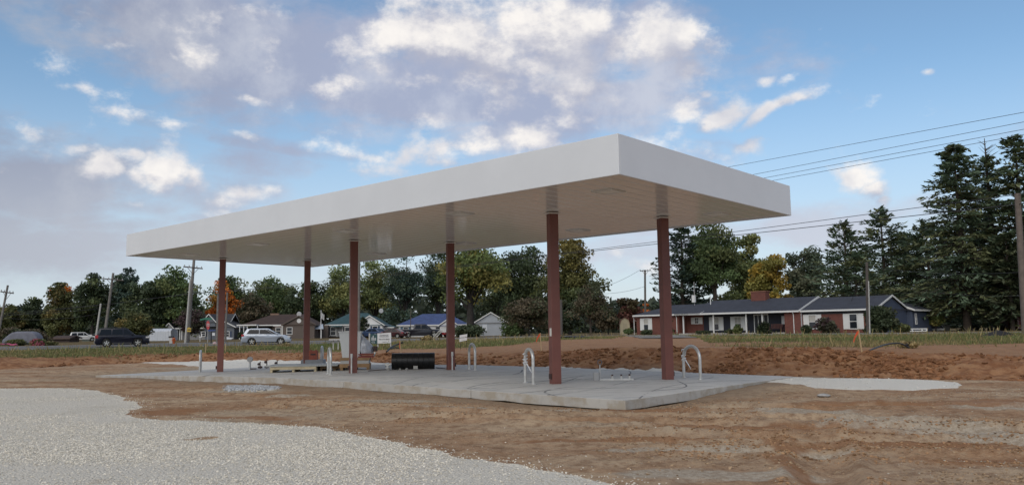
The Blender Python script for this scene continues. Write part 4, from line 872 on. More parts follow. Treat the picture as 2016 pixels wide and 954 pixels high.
# brown shed and small grey cabin on the far left
bsd = House('brown_shed', 'low dark brown shed under the trees on the far left', 'shed', P(106, 665, 120).x, 120., 1.0, .05); wx = bsd.t(137, 660); bsd.wall(0, wx, 0, 3, bsd.z(120, 666), siding('brown_dark', (.05, .03, .025))); bsd.roof(0, wx, 0, 3, bsd.z(120, 666), .35, shingle('brown_shingle', (.06, .035, .026)), trim=mat('brown_trim', (.09, .06, .05), .7))
gc_ = House('green_cabin', 'small grey green cabin behind the white car on the left', 'shed', P(162, 665, 150).x, 150., 1.0, .05); wx = gc_.t(180, 660); gc_.wall(0, wx, 0, 3, gc_.z(170, 659.5), siding('sage', (.12, .15, .13))); gc_.roof(0, wx, 0, 3, gc_.z(170, 659.5), .25, groof); gc_.window('front', wx*.25, 0, gc_.z(168, 666), gc_.z(168, 661), .8)

# ------------------------------------------------------------------ vehicles
rubber = mat('tyre_rubber', (.012, .012, .012), .8); alloy = mat('alloy', (.55, .54, .50), .35, .7); dglass = mat('car_glass', (.008, .010, .013), .12, spec=.25)
def arc(cx, r, z0, n=9):
    return [(cx - r*math.cos(PI*k/(n-1)), z0 + r*math.sin(PI*k/(n-1))*1.0) for k in range(n)]
def car(name, label, cat, X, Y, ang, paint, Lh, Wd, low, cab, wheels, wr, sides, group=None, cladding=None, taper=.16, tail=(.92, .26), head=(.78, .14), rimm=alloy, z=None):
    """low: outline above the sills from tail to nose; cab: (base outline x0,x1,z) and roof line; x forward, y left"""
    z = gz(X, Y)+.03 if z is None else z
    o = thing(name, label, cat, (X, Y, z), ang, group); w2 = Wd/2; zs = .30
    bottom = []
    for cx in wheels[::-1]: pass
    x_t, x_n = low[0][0], low[-1][0]
    ol = list(low) + [(x_n-.04, zs)]
    for cx in sorted(wheels, reverse=True): ol += [(cx - wr*1.16*math.cos(PI*k/8)*-1, zs + (wr*1.16+wr-zs)*math.sin(PI*k/8)) for k in range(9)]
    ol += [(x_t+.04, zs)]
    MB().prism(ol, -w2, w2, 'xz').build('body', paint, o, smooth=True, bevel=.045)
    MB().b2((x_t+.1, -w2+.12, zs-.08), (x_n-.1, w2-.12, zs+.35)).build('underbody', rubber, o)
    # cabin: lofted from belt to roof, narrower at the top
    base, roof = cab; b = MB(); n = len(base); tin = taper
    L1 = [(x, -w2+.03, zz) for x, zz in base]; R1 = [(x, w2-.03, zz) for x, zz in base]
    xr0, xr1, zr, zf = roof
    q = [(base[0][0], base[0][1]), (base[1][0], base[1][1]), (xr1, zf), (xr0, zr)]
    ins = [0, 0, tin, tin]; vs = [(p[0], -w2+.02+ins[i], p[1]) for i, p in enumerate(q)] + [(p[0], w2-.02-ins[i], p[1]) for i, p in enumerate(q)]
    b.add(vs, [(0,1,2,3), (7,6,5,4), (0,4,5,1), (1,5,6,2), (2,6,7,3), (3,7,4,0)]); b.build('cabin', paint, o, smooth=True, bevel=.06)
    def sidept(x, f, s, e=.012):   # point on the cabin side, f = 0 belt, 1 roof
        zb = base[0][1]+(base[1][1]-base[0][1])*(x-base[0][0])/(base[1][0]-base[0][0]); zt = zr + (zf-zr)*(x-xr0)/(xr1-xr0)
        return (x, s*(w2-.02-tin*f+e), zb+(zt-zb)*f)
    for s in (-1, 1):
        for (x0, x1, X0, X1) in sides:
            f0, f1 = .10, .84; vs = [sidept(x0, f0, s), sidept(x1, f0, s), sidept(X1, f1, s), sidept(X0, f1, s)]; inn = [(p[0], p[1]-s*.03, p[2]) for p in vs]
            MB().add(vs+inn, [(0,1,2,3), (7,6,5,4), (0,4,5,1), (1,5,6,2), (2,6,7,3), (3,7,4,0)]).build('side_window', dglass, o)
    def slab4(p): 
        nrm = (Vector(p[1])-Vector(p[0])).cross(Vector(p[3])-Vector(p[0])).normalized()*.03; a = [Vector(v)+nrm*.3 for v in p]; c = [Vector(v)-nrm for v in p]
        return a+c, [(0,1,2,3), (7,6,5,4), (0,4,5,1), (1,5,6,2), (2,6,7,3), (3,7,4,0)]
    def lerp(a, c, t): return a+(c-a)*t
    for nm, (xa, za), (xb, zb_) in (('windshield', base[1], (xr1, zf)), ('rear_window', base[0], (xr0, zr))):
        p = []
        for t, s in ((.12, -1), (.12, 1), (.86, 1), (.86, -1)): p.append((lerp(xa, xb, t), s*(w2-.14-tin*t), lerp(za, zb_, t)))
        if nm == 'windshield': p = p
        else: p = [p[1], p[0], p[3], p[2]]
        MB().add(*slab4(p)).build(nm, dglass, o)
    for cx in wheels:
        for s in (-1, 1):
            wh_ = MB(); yy = s*(w2-.13); pr = [(wr*.62, -.11), (wr*.93, -.115), (wr, -.08), (wr, .08), (wr*.93, .115), (wr*.62, .11)]; sg = 24
            vs = [(r*math.cos(2*PI*k/sg), d, r*math.sin(2*PI*k/sg)) for r, d in pr for k in range(sg)]
            wh_.add(vs, [(i*sg+k, i*sg+(k+1) % sg, (i+1)*sg+(k+1) % sg, (i+1)*sg+k) for i in range(5) for k in range(sg)] + [(5*sg+k, 5*sg+(k+1) % sg, (k+1) % sg, k) for k in range(sg)])
            t = wh_.build('wheel', rubber, o, smooth=True, loc=(cx, yy, wr))
            rm = MB(); rm.cyl((0, s*.02, 0), (0, s*.04, 0), wr*.63, 20); dk = rm.build('disc', rubber, t)
            rm = MB(); 
            for k in range(5):
                a0 = 2*PI*k/5+.3; rm.add([(wr*r*math.cos(a0+da), s*d, wr*r*math.sin(a0+da)) for d in (.05, .085) for r, da in ((.10, -.9), (.63, -.24), (.63, .24), (.10, .9))], [(0,1,2,3), (7,6,5,4), (0,4,5,1), (1,5,6,2), (2,6,7,3), (3,7,4,0)])
            rm.cyl((0, s*.05, 0), (0, s*.095, 0), wr*.16, 10); rr = [(wr*.60, .05), (wr*.66, .05), (wr*.66, .10), (wr*.60, .10)]
            vs = [(r*math.cos(2*PI*k/sg), s*d, r*math.sin(2*PI*k/sg)) for r, d in rr for k in range(sg)]; rm.add(vs, [(i*sg+k, i*sg+(k+1) % sg, ((i+1) % 4)*sg+(k+1) % sg, ((i+1) % 4)*sg+k) for i in range(4) for k in range(sg)])
            rm.build('rim', rimm, t)
    red_l = mat('tail_red', (.35, .012, .018), .25); clear_l = mat('head_clear', (.5, .5, .5), .15)
    for s in (-1, 1):
        MB().b2((x_t-.015, s*(w2-.26), tail[0]-tail[1]/2), (x_t+.28, s*(w2+.008), tail[0]+tail[1]/2)).build('taillight', red_l, o, bevel=.03)
        MB().b2((x_n-.32, s*(w2-.40), head[0]-head[1]/2), (x_n+.012, s*(w2+.006), head[0]+head[1]/2)).build('headlight', clear_l, o, bevel=.03)
        xm_ = base[1][0]-.55; MB().box((xm_+.25, s*(w2+.10), base[1][1]+.10), (.12, .2, .15)).build('mirror', paint, o, bevel=.03)
        for hx in (base[0][0]+(base[1][0]-base[0][0])*.36, base[0][0]+(base[1][0]-base[0][0])*.66): MB().b2((hx-.1, s*(w2-.005), base[0][1]-.13), (hx+.1, s*(w2+.03), base[0][1]-.09)).build('door_handle', cladding or paint, o)
        if cladding:
            MB().b2((wheels[0]+wr*1.3, s*(w2-.02), zs-.02), (wheels[1]-wr*1.3, s*(w2+.02), zs+.14)).build('sill_trim', cladding, o)
    MB().b2((x_t-.06, -w2+.06, zs+.06), (x_t+.12, w2-.06, zs+.32)).build('rear_bumper', cladding or paint, o, bevel=.04); MB().b2((x_n-.12, -w2+.06, zs+.0), (x_n+.05, w2-.06, zs+.26)).build('front_bumper', cladding or paint, o, bevel=.04)
    MB().b2((x_t-.012, -.26, tail[0]-.1), (x_t+.02, .26, tail[0]+.03)).build('license_plate', mat('plate', (.55, .55, .5), .5), o)
    MB().b2((x_n-.05, -w2+.5, head[0]-.12), (x_n+.018, w2-.5, head[0]+.05)).build('grille', rubber, o)
    return o
silver = mat('silver_paint', (.40, .44, .50), .22, .35, coat=.4); navy_p = mat('navy_paint', (.006, .007, .016), .3, spec=.35, coat=.15); white_p = mat('white_car_paint', (.62, .62, .60), .3, coat=.3); blue_p = mat('blue_paint', (.022, .045, .105), .25, coat=.4); black_p = mat('black_paint', (.008, .008, .014), .3, coat=.15); maroon = mat('maroon_paint', (.05, .010, .012), .4, coat=.1)
lilac_trim = mat('trim_dark', (.03, .03, .034), .6)
p = P(525, 678.3, 85.5)
car('silver_suv', 'silver seven seat crossover driving past on the road', 'car', p.x, p.y, .20, silver, 4.9, 1.85,
    [(-2.44, .45), (-2.43, .82), (-2.34, 1.12), (1.05, 1.06), (1.75, 1.02), (2.25, .88), (2.43, .6)], (((-2.32, 1.10), (1.42, 1.05)), (-1.92, .22, 1.70, 1.68)), (-1.42, 1.47), .365,
    [(-1.95, -.70, -1.66, -.70), (-.66, .70, -.66, -.04), (.73, 1.12, .0, .22)], z=p.z, tail=(1.0, .22), head=(.80, .16), taper=.17)
sv = [o for o in scn.objects if o.name.startswith('silver_suv')][0]
for s in (-1, 1): MB().b2((-1.6, s*.60-.02, 1.70), (.1, s*.60+.02, 1.735)).build('roof_rail', silver, sv)
p = P(241, 682.3, 79.)
car('navy_suv', 'dark navy boxy four wheel drive wagon on the road at far left', 'car', p.x, p.y, .42, navy_p, 4.7, 1.85,
    [(-2.34, .5), (-2.34, 1.02), (-2.25, 1.12), (.95, 1.12), (1.05, 1.13), (2.18, 1.06), (2.34, .85), (2.34, .55)], (((-2.26, 1.10), (1.15, 1.11)), (-1.98, .35, 1.80, 1.78)), (-1.36, 1.34), .39,
    [(-2.0, -1.0, -1.86, -.98), (-.9, .0, -.88, -.02), (.08, .88, .06, .34)], z=p.z, cladding=lilac_trim, tail=(1.0, .30), head=(.9, .18), taper=.13)
nv = [o for o in scn.objects if o.name.startswith('navy_suv')][0]
for s in (-1, 1): MB().b2((-1.8, s*.62-.02, 1.84), (.2, s*.62+.02, 1.88)).build('roof_rail', lilac_trim, nv)
p = P(163, 679, 140)
car('white_wagon', 'small white estate car parked under the trees at far left', 'car', p.x, p.y, .55, white_p, 4.4, 1.75,
    [(-2.2, .45), (-2.18, .95), (.8, .95), (2.0, .85), (2.2, .6)], (((-2.12, .93), (1.0, .93)), (-1.85, .2, 1.55, 1.55)), (-1.3, 1.35), .33, [(-1.85, -1., -1.7, -.98), (-.9, 0, -.88, -.03), (.06, .7, .04, .2)], tail=(.85, .2), head=(.7, .14))
p = P(735, 669, 121)
car('blue_sedan', 'dark blue car parked behind the builder sign', 'car', p.x, p.y, PI-.45, blue_p, 4.6, 1.8,
    [(-2.3, .45), (-2.28, .85), (-1.6, .95), (1.0, .93), (2.1, .78), (2.3, .5)], (((-1.75, .92), (1.25, .90)), (-.95, .25, 1.45, 1.43)), (-1.35, 1.4), .33, [(-1.3, -.35, -.85, -.35), (-.27, .8, -.27, .15)], tail=(.8, .16), head=(.66, .16))
p = P(828, 668.3, 117)
car('black_pickup', 'black crew cab pickup truck parked before the blue roofed house', 'pickup', p.x, p.y, .14, black_p, 5.9, 2.0,
    [(-2.9, .6), (-2.92, 1.22), (-.95, 1.22), (1.4, 1.20), (1.5, 1.20), (2.75, 1.12), (2.95, .9), (2.95, .6)], (((-1.05, 1.18), (1.6, 1.18)), (-.85, .75, 1.92, 1.90)), (-1.85, 1.9), .41, [(-.8, -.0, -.74, .0), (.1, 1.05, .1, .68)], cladding=lilac_trim, tail=(1.0, .3), head=(.95, .2), taper=.14)
p = P(757, 667.6, 112)
car('maroon_car', 'low maroon car nose in behind the pickup bed', 'car', p.x+.7, p.y+1.5, PI-.25, maroon, 4.3, 1.75,
    [(-2.1, .45), (-2.1, .8), (-1.5, .9), (.9, .85), (1.9, .68), (2.15, .45)], (((-1.7, .87), (1.1, .83)), (-.95, .15, 1.30, 1.28)), (-1.25, 1.3), .31, [(-1.3, -.35, -.85, -.35), (-.27, .7, -.27, .05)], tail=(.75, .14), head=(.6, .12))
# tarp covered car
p = P(45, 680, 92)
tp = thing('covered_car', 'car under a grey cloth cover at the far left edge', 'covered car', (p.x, p.y, gz(p.x, p.y)), .1)
cov = mat('grey_cover', (.16, .165, .20), .8, var=.2, vscale=2, bump=.4, bscale=4)
MB().prism([(-1.9, .1), (-1.95, .55), (-1.5, .95), (-1.0, 1.38), (-.4, 1.5), (.8, 1.5), (1.35, 1.4), (1.75, 1.0), (1.95, .5), (1.95, .1)], -.8, .8, 'xz').build('cover', cov, tp, smooth=True, bevel=.22, bseg=4)
MB().b2((-1.9, -.75, 0), (1.9, .75, .12)).build('underbody', rubber, tp)
# small boat / white toy by the grey house
p = P(567, 664, 128); bt = thing('white_boat', 'small white upturned boat on the lawn beside the brown house porch', 'boat', (p.x-.1*0-9.9, p.y, gz(p.x-9.9, p.y)), .2)
MB().prism([(-1.1, .0), (1.0, .0), (1.35, .32), (.2, .42), (-1.2, .36)], -.45, .45, 'xz').build('hull', mat('boat_white', (.6, .62, .64), .4), bt, smooth=True, bevel=.1)
# red mower thing beside the lattice
p = P(873, 666, 117.5); rm_ = thing('red_tractor', 'red garden tractor partly hidden by the pickup nose', 'tractor', (p.x, p.y, gz(p.x, p.y)), .4)
rp = mat('red_paint', (.33, .025, .025), .4); MB().b2((-.75, -.3, .35), (.1, .3, .72)).build('bonnet', rp, rm_, bevel=.06); MB().b2((.1, -.38, .4), (.85, .38, .62)).build('fender', rp, rm_, bevel=.05); MB().b2((.3, -.22, .62), (.72, .22, .74)).build('seat', rubber, rm_, bevel=.04); MB().b2((.66, -.22, .74), (.76, .22, 1.15)).build('backrest', rubber, rm_, bevel=.03)
for x, r in ((-.5, .22), (.5, .32)):
    for s in (-1, 1): MB().cyl((x, s*.3, r), (x, s*.48, r), r, 14).build('wheel', rubber, rm_, smooth=True)
ld = MB(); p0, p1 = P(853, 668, 113.5), P(868, 650, 115); v = Vector((.22, 0, 0))
ld_o = thing('leaning_ladder', 'pale ladder leaning by the nose of the black pickup', 'ladder', (p0.x, p0.y, p0.z)); dd = p1-p0
for s in (-1, 1): MB().tube([v*s, dd+v*s], .04, 6).build('rail', mat('ladder_alu', (.5, .48, .42), .5), ld_o)
for k in range(1, 9): MB().tube([dd*k/9-v, dd*k/9+v], .025, 6).build('rung', mat('ladder_alu', (.5, .48, .42), .5), ld_o)

# ------------------------------------------------------------------ poles, wires, signs, stakes
polew = mat('pole_wood', (.20, .185, .165), .85, var=.3, vscale=3); polel = mat('pole_pale', (.42, .41, .38), .7); poled = mat('pole_dark', (.095, .080, .070), .85, var=.2)
wirem = mat('wire_black', (.03, .03, .032), .6); insul = mat('insulator', (.35, .35, .34), .4)
def pole(label, base, top, Y, r0, r1, m=polew, arm=None, name='utility_pole', cat='utility pole', deep=.5, arm_ang=0.):
    b = P(base[0], base[1], Y); t = P(top[0], top[1], Y); zb = gz(b.x, b.y)-deep; k = (zb-b.z)/(t.z-b.z) if abs(t.z-b.z) > 1e-3 else 0; b2_ = b+(t-b)*k
    o = thing(name, label, cat, b2_, 0, 'poles along the road' if name == 'utility_pole' else None); d = t-b2_
    MB().tube([(0,0,0), d*.5, d], [r0, (r0+r1)/2, r1], 10).build('shaft', m, o, smooth=True)
    tops = []
    if arm:
        (ax0, ay0, ax1, ay1) = arm; a, c = P(ax0, ay0, Y)-b2_, P(ax1, ay1, Y-.3)-b2_
        MB().tube([a, c], .07, 4).build('crossarm', poled, o)
        mid = (a+c)/2
        for f in (.06, .3, .7, .94): p = a+(c-a)*f; MB().cyl(p, p+Vector((0, 0, .25)), .055, 6).build('insulator', insul, o); tops.append(b2_+p+Vector((0, 0, .25)))
        br = MB(); 
        for f in (.2, .8): br.tube([a+(c-a)*f, mid-Vector((0, 0, .8))], .03, 4)
        br.build('brace', poled, o)
    return o, t, tops
pl_a, ta, topsA = pole('leaning grey utility pole with crossarm cut by the left edge', (0, 640), (15.5, 561), 100, .16, .12, polew, (1, 573.5, 27, 577))
pl_b, tb, topsB = pole('leaning grey utility pole with crossarm above the navy wagon', (207, 652), (223, 537), 104, .2, .14, polew, (201.5, 548, 243.5, 552))
pole('short bare leaning pole left of the navy wagon', (187.5, 672), (198.5, 597), 98, .12, .1, polel)
pl_c, tc_, topsC = pole('tall grey utility pole with crossarm left of the stop sign', (368.5, 677), (382, 511), 96, .23, .15, polew, (361, 524.5, 399, 528.5))
pole('thin pale pole standing against the tall crossarm pole', (364.5, 677), (374.5, 550), 95.4, .12, .09, polel)
pole('thin grey pole just left of the leftmost brown column', (427, 676), (429, 578), 96, .14, .1, polew); pole('thin dark pole just right of the leftmost brown column', (443.5, 674), (447.5, 575), 97, .13, .10, polew)
pl_d, td, topsD = pole('grey pole mostly hidden behind the column with the cabinet', (705, 668), (706.5, 505), 92, .24, .17, polew)
pl_e, te, topsE = pole('far pole with crossarm rising over the barn shed', (1270.5, 640), (1269.8, 531), 150, .22, .18, polew, (1259.5, 533, 1281, 532))
pl_f, tf, topsF = pole('brown bare topped pole before the ranch house gable', (1709, 656), (1706.5, 516), 68, .14, .11, poled)
pole('thin pale pole leaning beside the brown pole by the ranch house', (1712.5, 657), (1710, 553), 67.6, .055, .045, polel)
pl_g, tg, topsG = pole('thick brown grey pole at the right edge of the photo', (2019, 655), (2003, 381), 47, .20, .165, mat('pole_brown', (.16, .13, .11), .85, var=.25))
pole('dark pole hidden behind the fifth brown column', (1105.5, 663), (1104.5, 590), 88, .16, .13, poled)
pole('thin dark lamp post before the pickup', (808.5, 668), (808.5, 612), 116, .06, .05, poled, name='lamp_post', cat='lamp post')
pole('grey steel tower leg left of the column by the sold sign', (873, 662), (872.5, 606), 130, .55, .5, polel, name='steel_post', cat='post') if False else None
def wire(label, pts, sag=0., r=.02, group='overhead wires'):
    pts = [Vector(p) for p in pts]; out = []
    for a, b in zip(pts, pts[1:]):
        for k in range(12): f = k/12; p = a+(b-a)*f; p.z -= sag*4*f*(1-f); out.append(p)
    out.append(pts[-1]); c = sum(out, Vector())/len(out)
    o = MB().tube([p-c for p in out], r, 5).build('overhead_wire', wirem, None, loc=c); return tag(o, label, 'wire', group)
def wp(px, py, Y): return P(px, py, Y)
for i, (yr, yl, xl_) in enumerate(((221, 329, 1433), (240, 343, 1486), (254.5, 350, 1506), (265, 355.5, 1521))):
    sl = (yl-yr)/(xl_-2016); L2 = yr + sl*(1150-2016)
    wire(['topmost wire of four crossing the upper right sky', 'second wire from the top in the upper right sky', 'third wire from the top in the upper right sky', 'lowest of the four wires in the upper right sky'][i], [wp(2140, yr+sl*124, 40), wp(1150, L2, 75)], 0, .014)
wire('upper of two long wires running from the right edge pole behind the canopy', [wp(2140, 372, 40), tg+Vector((0, 0, -.05)), wp(1501, 449, 60), wp(1200, 487, 72), wp(706.5, 546, 92), wp(470, 571, 95), wp(376, 578, 96), wp(215, 598, 104), wp(8, 617, 100)], .0, .020)
wire('lower of two long wires running from the right edge pole behind the canopy', [wp(2140, 384, 40), wp(2004, 402, 47), wp(1501, 457, 60), wp(1078, 503.5, 78), wp(820, 536, 88), wp(594, 563, 94), wp(376, 577, 96), wp(212, 598.5, 104), wp(4, 622, 100)], .0, .024)
wire('wire sagging left from the pole above the navy wagon, upper', [wp(212, 604, 104), wp(110, 614, 102), wp(8, 619, 100)], .1, .018); wire('wire sagging left from the pole above the navy wagon, lower', [wp(211, 612, 104), wp(110, 627, 102), wp(6, 624, 100)], .2, .018)
wire('wire running to the far crossarm pole from behind the round maple', [wp(1150, 575, 120), topsE[0]], .5, .024); wire('wire from the far crossarm pole towards the ranch house roof', [topsE[3], wp(1330, 600, 118)], .3, .024); wire('lower wire from the far crossarm pole to the left', [wp(1185, 578, 130), wp(1270, 563, 150)], .3, .024)
wire('guy wire slanting down from the brown pole by the ranch house', [wp(1706.5, 520, 68), wp(1676, 592, 80)], 0, .02); wire('wire crossing dark pines right of the brown pole', [wp(1707, 524, 68), wp(2060, 532, 52)], .4, .015)
wire('faint wire low across the dark pines above the gable', [wp(1580, 577, 85), wp(1830, 574, 75), wp(2060, 580, 60)], .2, .012)

def flatsign(o, pts, Y, m, th=.03, name='panel'):
    """panel whose photo outline is pts, standing at distance Y"""
    ps = [P(x, y, Y)-o.location for x, y in pts]; vs = ps+[p+Vector((0, th, 0)) for p in ps]; n = len(ps)
    return MB().add(vs, [tuple(range(n))[::-1], tuple(range(n, 2*n))]+[(i, (i+1) % n, (i+1) % n+n, i+n) for i in range(n)]).build(name, m, o)
def posted(name, label, cat, px, pyb, pyt, Y, r, m):
    b = P(px, pyb, Y); b.z = gz(b.x, b.y); o = thing(name, label, cat, b); h = P(px, pyt, Y).z-b.z; MB().cyl((0,0,-.3), (0,0,h), r, 8).build('post', m, o); return o
Sg = mat('sign_green', (.02, .16, .10), .5); Sr = mat('sign_red', (.42, .05, .055), .5); Sw = mat('sign_white', (.62, .62, .62), .5); Sb = mat('sign_blue', (.03, .06, .22), .5); Sy = mat('sign_yellow', (.48, .33, .04), .5); Sk = mat('sign_black', (.02, .02, .025), .6); Sdg = mat('sign_dark_green', (.018, .062, .065), .5)
ss = posted('stop_sign', 'stop sign turned aside with green street name blades on top', 'stop sign', 408.5, 682, 627, 92, .035, polel)
flatsign(ss, [(394, 630.5), (409, 627.5), (409, 624), (394, 627.5)], 92, Sg, name='street_blade'); flatsign(ss, [(404, 629.2), (417, 628.4), (417, 625.2), (404, 625.6)], 91.7, Sg, name='street_blade')
oct_ = flatsign(ss, [(407.5, 631.5), (411, 631.5), (412.8, 635.5), (412.6, 643), (411, 648), (408, 648), (406.4, 643.5), (406.4, 636)], 91.5, Sr, name='octagon')
c_ = P(409.6, 639.6, 91.46)-ss.location; tx = letters('STOP', .30, Sw, oct_, c_); tx.scale = (.42, 1.6, 1)
bsn = posted('blue_sign', 'small blue sign on a dark post right of the stop sign', 'sign', 415.5, 679, 652, 91, .07, Sk); flatsign(bsn, [(409.5, 651.6), (424, 650.4), (424, 649), (409.5, 648.8)], 91, Sb); flatsign(bsn, [(417.5, 660), (423, 660), (423, 654.5), (417.5, 654.5)], 91, Sw, name='white_plate')
rwd = posted('round_marker', 'pink and white round marker low beside the leftmost column', 'marker', 422, 684, 676, 88, .03, polel); flatsign(rwd, [(418.8, 675), (421, 672), (424, 672), (426, 675), (425.6, 679), (423, 682), (420, 680)], 88, mat('pink_white', (.5, .22, .26), .6, var2=(.6, .58, .58), vscale=9), name='disc')
ysn = thing('yellow_sign', 'yellow diamond-over-rectangle warning plate on the tall crossarm pole', 'sign', P(371.5, 655, 95.3)); ysn['label'] = 'small yellow warning plate fixed on the tall crossarm pole'
flatsign(ysn, [(368.2, 652.5), (376, 652.5), (376, 645.2), (374, 645.2), (372, 643.3), (370, 645.2), (368.2, 645.2)], 95.3, Sy); flatsign(ysn, [(369, 649.3), (375.2, 649.3), (375.2, 647.6), (369, 647.6)], 95.26, Sk, name='mark')
hs = posted('yard_sign', 'white post sign on the lawn of the grey house', 'sign', 393.5, 676, 662, 110, .04, Sw); flatsign(hs, [(391.8, 664), (397.8, 663.2), (397.8, 656), (396.5, 656), (396.4, 661.6), (392.8, 662), (392.6, 658), (391.8, 658)], 110, Sw)
hyd = thing('orange_hydrant', 'orange hydrant in the verge left of the tall pole', 'hydrant', (lambda p: (p.x, p.y, gz(p.x, p.y)))(P(342, 680, 90)))
om = mat('hydrant_orange', (.42, .09, .02), .5); MB().tube([(0,0,-.2), (0,0,.5), (0,0,.55), (0,0,.62), (0,0,.70)], [.13, .13, .17, .15, .04], 12).build('barrel', om, hyd, smooth=True); MB().cyl((-.22, 0, .4), (.22, 0, .4), .07, 8).build('outlet', om, hyd); 
mb = thing('mailbox', 'dark mailbox on a pale block post left of the hydrant', 'mailbox', (lambda p: (p.x, p.y, gz(p.x, p.y)))(P(337, 677, 93))); MB().b2((-.16, -.16, -.2), (.16, .16, .62)).build('post', polel, mb); MB().b2((-.28, -.18, .62), (.28, .18, .82)).build('box', Sk, mb, bevel=.06)
# builder's sign
YS = 62.; cs = thing('builder_sign', 'wide two part builder sign, dark green and white, reading Commercial Construction', 'sign', P(749, 679, YS)); cs.location.z = gz(cs.location.x, YS)
flatsign(cs, [(729, 676.5), (742.7, 676.5), (742.7, 656.5), (729, 657)], YS, Sdg, .05, 'green_panel'); wpn = flatsign(cs, [(743, 675.6), (769.8, 674.8), (769.8, 654), (743, 656)], YS, Sw, .05, 'white_panel')
for px in (727.3, 744, 769): p = P(px, 679, YS+.1)-cs.location; MB().b2((p.x-.05, .06, -.4), (p.x+.05, .14, P(px, 655.5, YS).z-cs.location.z)).build('post', polel, cs)
def on_sign(px, py): return P(px, py, YS-.012)-cs.location
letters('Commercial', .13, Sk, wpn, on_sign(756, 658.8), name='lettering', shear=.2); letters('Construction', .13, Sk, wpn, on_sign(756, 661.7), shear=.2); letters('765-570-8844', .145, Sk, wpn, on_sign(756.2, 667.3)); letters('commercial', .07, Sk, wpn, on_sign(757, 672.3))
gp = [o for o in cs.children if o.name.startswith('green_panel')][0]; lg = MB()
for x0, x1, y0, y1 in ((731.6, 733, 669.5, 663.5), (734, 735.4, 669.5, 660.2), (736.6, 737.6, 669.5, 664.5), (738.9, 740, 669.5, 664)): 
    a, c = on_sign(x0, y0), on_sign(x1, y1); lg.b2((a.x, a.y-.003, a.z), (c.x, c.y+.006, c.z))
lg.build('tower_emblem', Sw, gp); letters('CS', .2, Sw, gp, on_sign(734.6, 673))
# small tilted sold sign
YT = 50.; so = thing('lawn_sign', 'small tilted white lawn sign with black lettering in the grass', 'sign', P(912, 672, YT)); so.location.z = gz(so.location.x, YT)
pn = flatsign(so, [(904.2, 672.2), (919.2, 669.2), (919.8, 656.8), (905, 659.3)], YT, Sw, .02)
fw = MB()
for px in (906.5, 918): p = P(px, 671, YT+.03)-so.location; fw.cyl((p.x, .03, -.3), (p.x, .03, p.z+.15), .012, 5)
fw.build('wire_frame', dark_box, so)
tl = letters('Full Auto Buy', .085, Sk, pn, P(912, 663.6, YT-.008)-so.location); tl.rotation_euler.y = -.17; t2 = letters('- - - -', .10, Sk, pn, P(912, 668.2, YT-.008)-so.location); t2.rotation_euler.y = -.17
fl = posted('flag_pole', 'white flagpole with a limp pale flag beside the white cottage', 'flagpole', 631.5, 668, 610, 135, .06, Sw)
fb = MB(); p0 = P(632, 612, 135)-fl.location; vs = []
for i in range(6):
    for j in range(5): x = i*.11; vs.append((p0.x+x*1.0, p0.y+.08*math.sin(i*1.7+j*.6), p0.z-.15-j*.24-i*.09))
fb.add(vs, [(i*5+j, i*5+j+1, i*5+j+6, i*5+j+5) for i in range(5) for j in range(4)]); fb.build('flag', mat('flag_pale', (.42, .42, .42), .8), fl)
# survey stakes
stake_m = mat('stake_pine', (.50, .36, .20), .8); ribm = mat('ribbon_orange', (.75, .12, .05), .6)
def stake(label, px, pyt, pyb, Y, tilt, flag=None):
    b = P(px, pyb, Y); zg = gz(b.x, b.y); o = thing('survey_stake', label, 'stake', (b.x, b.y, zg-.05), 0, 'survey stakes'); h = P(px, pyt, Y).z-zg+.05
    MB().tube([(0,0,0), (tilt, 0, h)], .026, 4).build('stake_rod', stake_m, o)
    if flag:
        f = MB(); vs = []
        for i in range(6): t = i/5; vs += [(tilt+flag*t*.22, -.03, h-.02-.32*t*t-.05*t), (tilt+flag*t*.22+.03, .0, h-.12-.30*t*t-.05*t)]
        vs2 = [(v[0], v[1]+.006, v[2]) for v in vs]; f.add(vs+vs2, [(2*i, 2*i+1, 2*i+3, 2*i+2) for i in range(5)]+[(12+2*i+2, 12+2*i+3, 12+2*i+1, 12+2*i) for i in range(5)]); f.build('ribbon', ribm, o)
stake('tall stake with orange ribbon on the right bank', 1698, 648.5, 700, 29.2, -.09, -1); stake('stake with long orange ribbon left of the fifth column', 1066, 655, 689, 41, -.05, -1); stake('stake with red top behind the black pipe', 790, 669, 696, 44.5, -.08, -.15)
stake('bare stake just left of the leftmost column', 404.5, 676, 697, 57, 0); stake('bare stake just right of the leftmost column', 443.5, 675.5, 698, 56.5, 0)
# loose black hoses and silt fence
hm_ = mat('hose_black', (.012, .012, .012), .45)
def hose(label, pts, r, cat='hose', name='black_hose'):
    ps = [P(*p) for p in pts]; c = sum(ps, Vector())/len(ps)
    # smooth through the points
    out = []
    for i in range(len(ps)-1):
        a, b, d, e = ps[max(i-1, 0)], ps[i], ps[i+1], ps[min(i+2, len(ps)-1)]
        for k in range(6): t = k/6; out.append(.5*((2*b)+(d-a)*t+(2*a-5*b+4*d-e)*t*t+(3*b-a-3*d+e)*t**3)-c)
    out.append(ps[-1]-c); o = MB().tube(out, r, 8).build(name, hm_, None, smooth=True, loc=c); tag(o, label, cat, 'black hoses'); return o
hose('thick black hose arching out of the right bank beside the stake', [(1705, 692, 29.5), (1725, 684, 30.5), (1745, 677.5, 31.5), (1765, 675, 32), (1777, 677, 32), (1790, 684, 32)], .032)
hose('black hose looping up from the field left of the red topped stake', [(761, 692, 46), (772, 682, 47), (785, 676.5, 48), (793, 673.5, 48)], .05); hose('short black hose curling beside the longer looping hose', [(770, 686, 46.5), (778, 683.5, 47), (786, 685, 47)], .035)
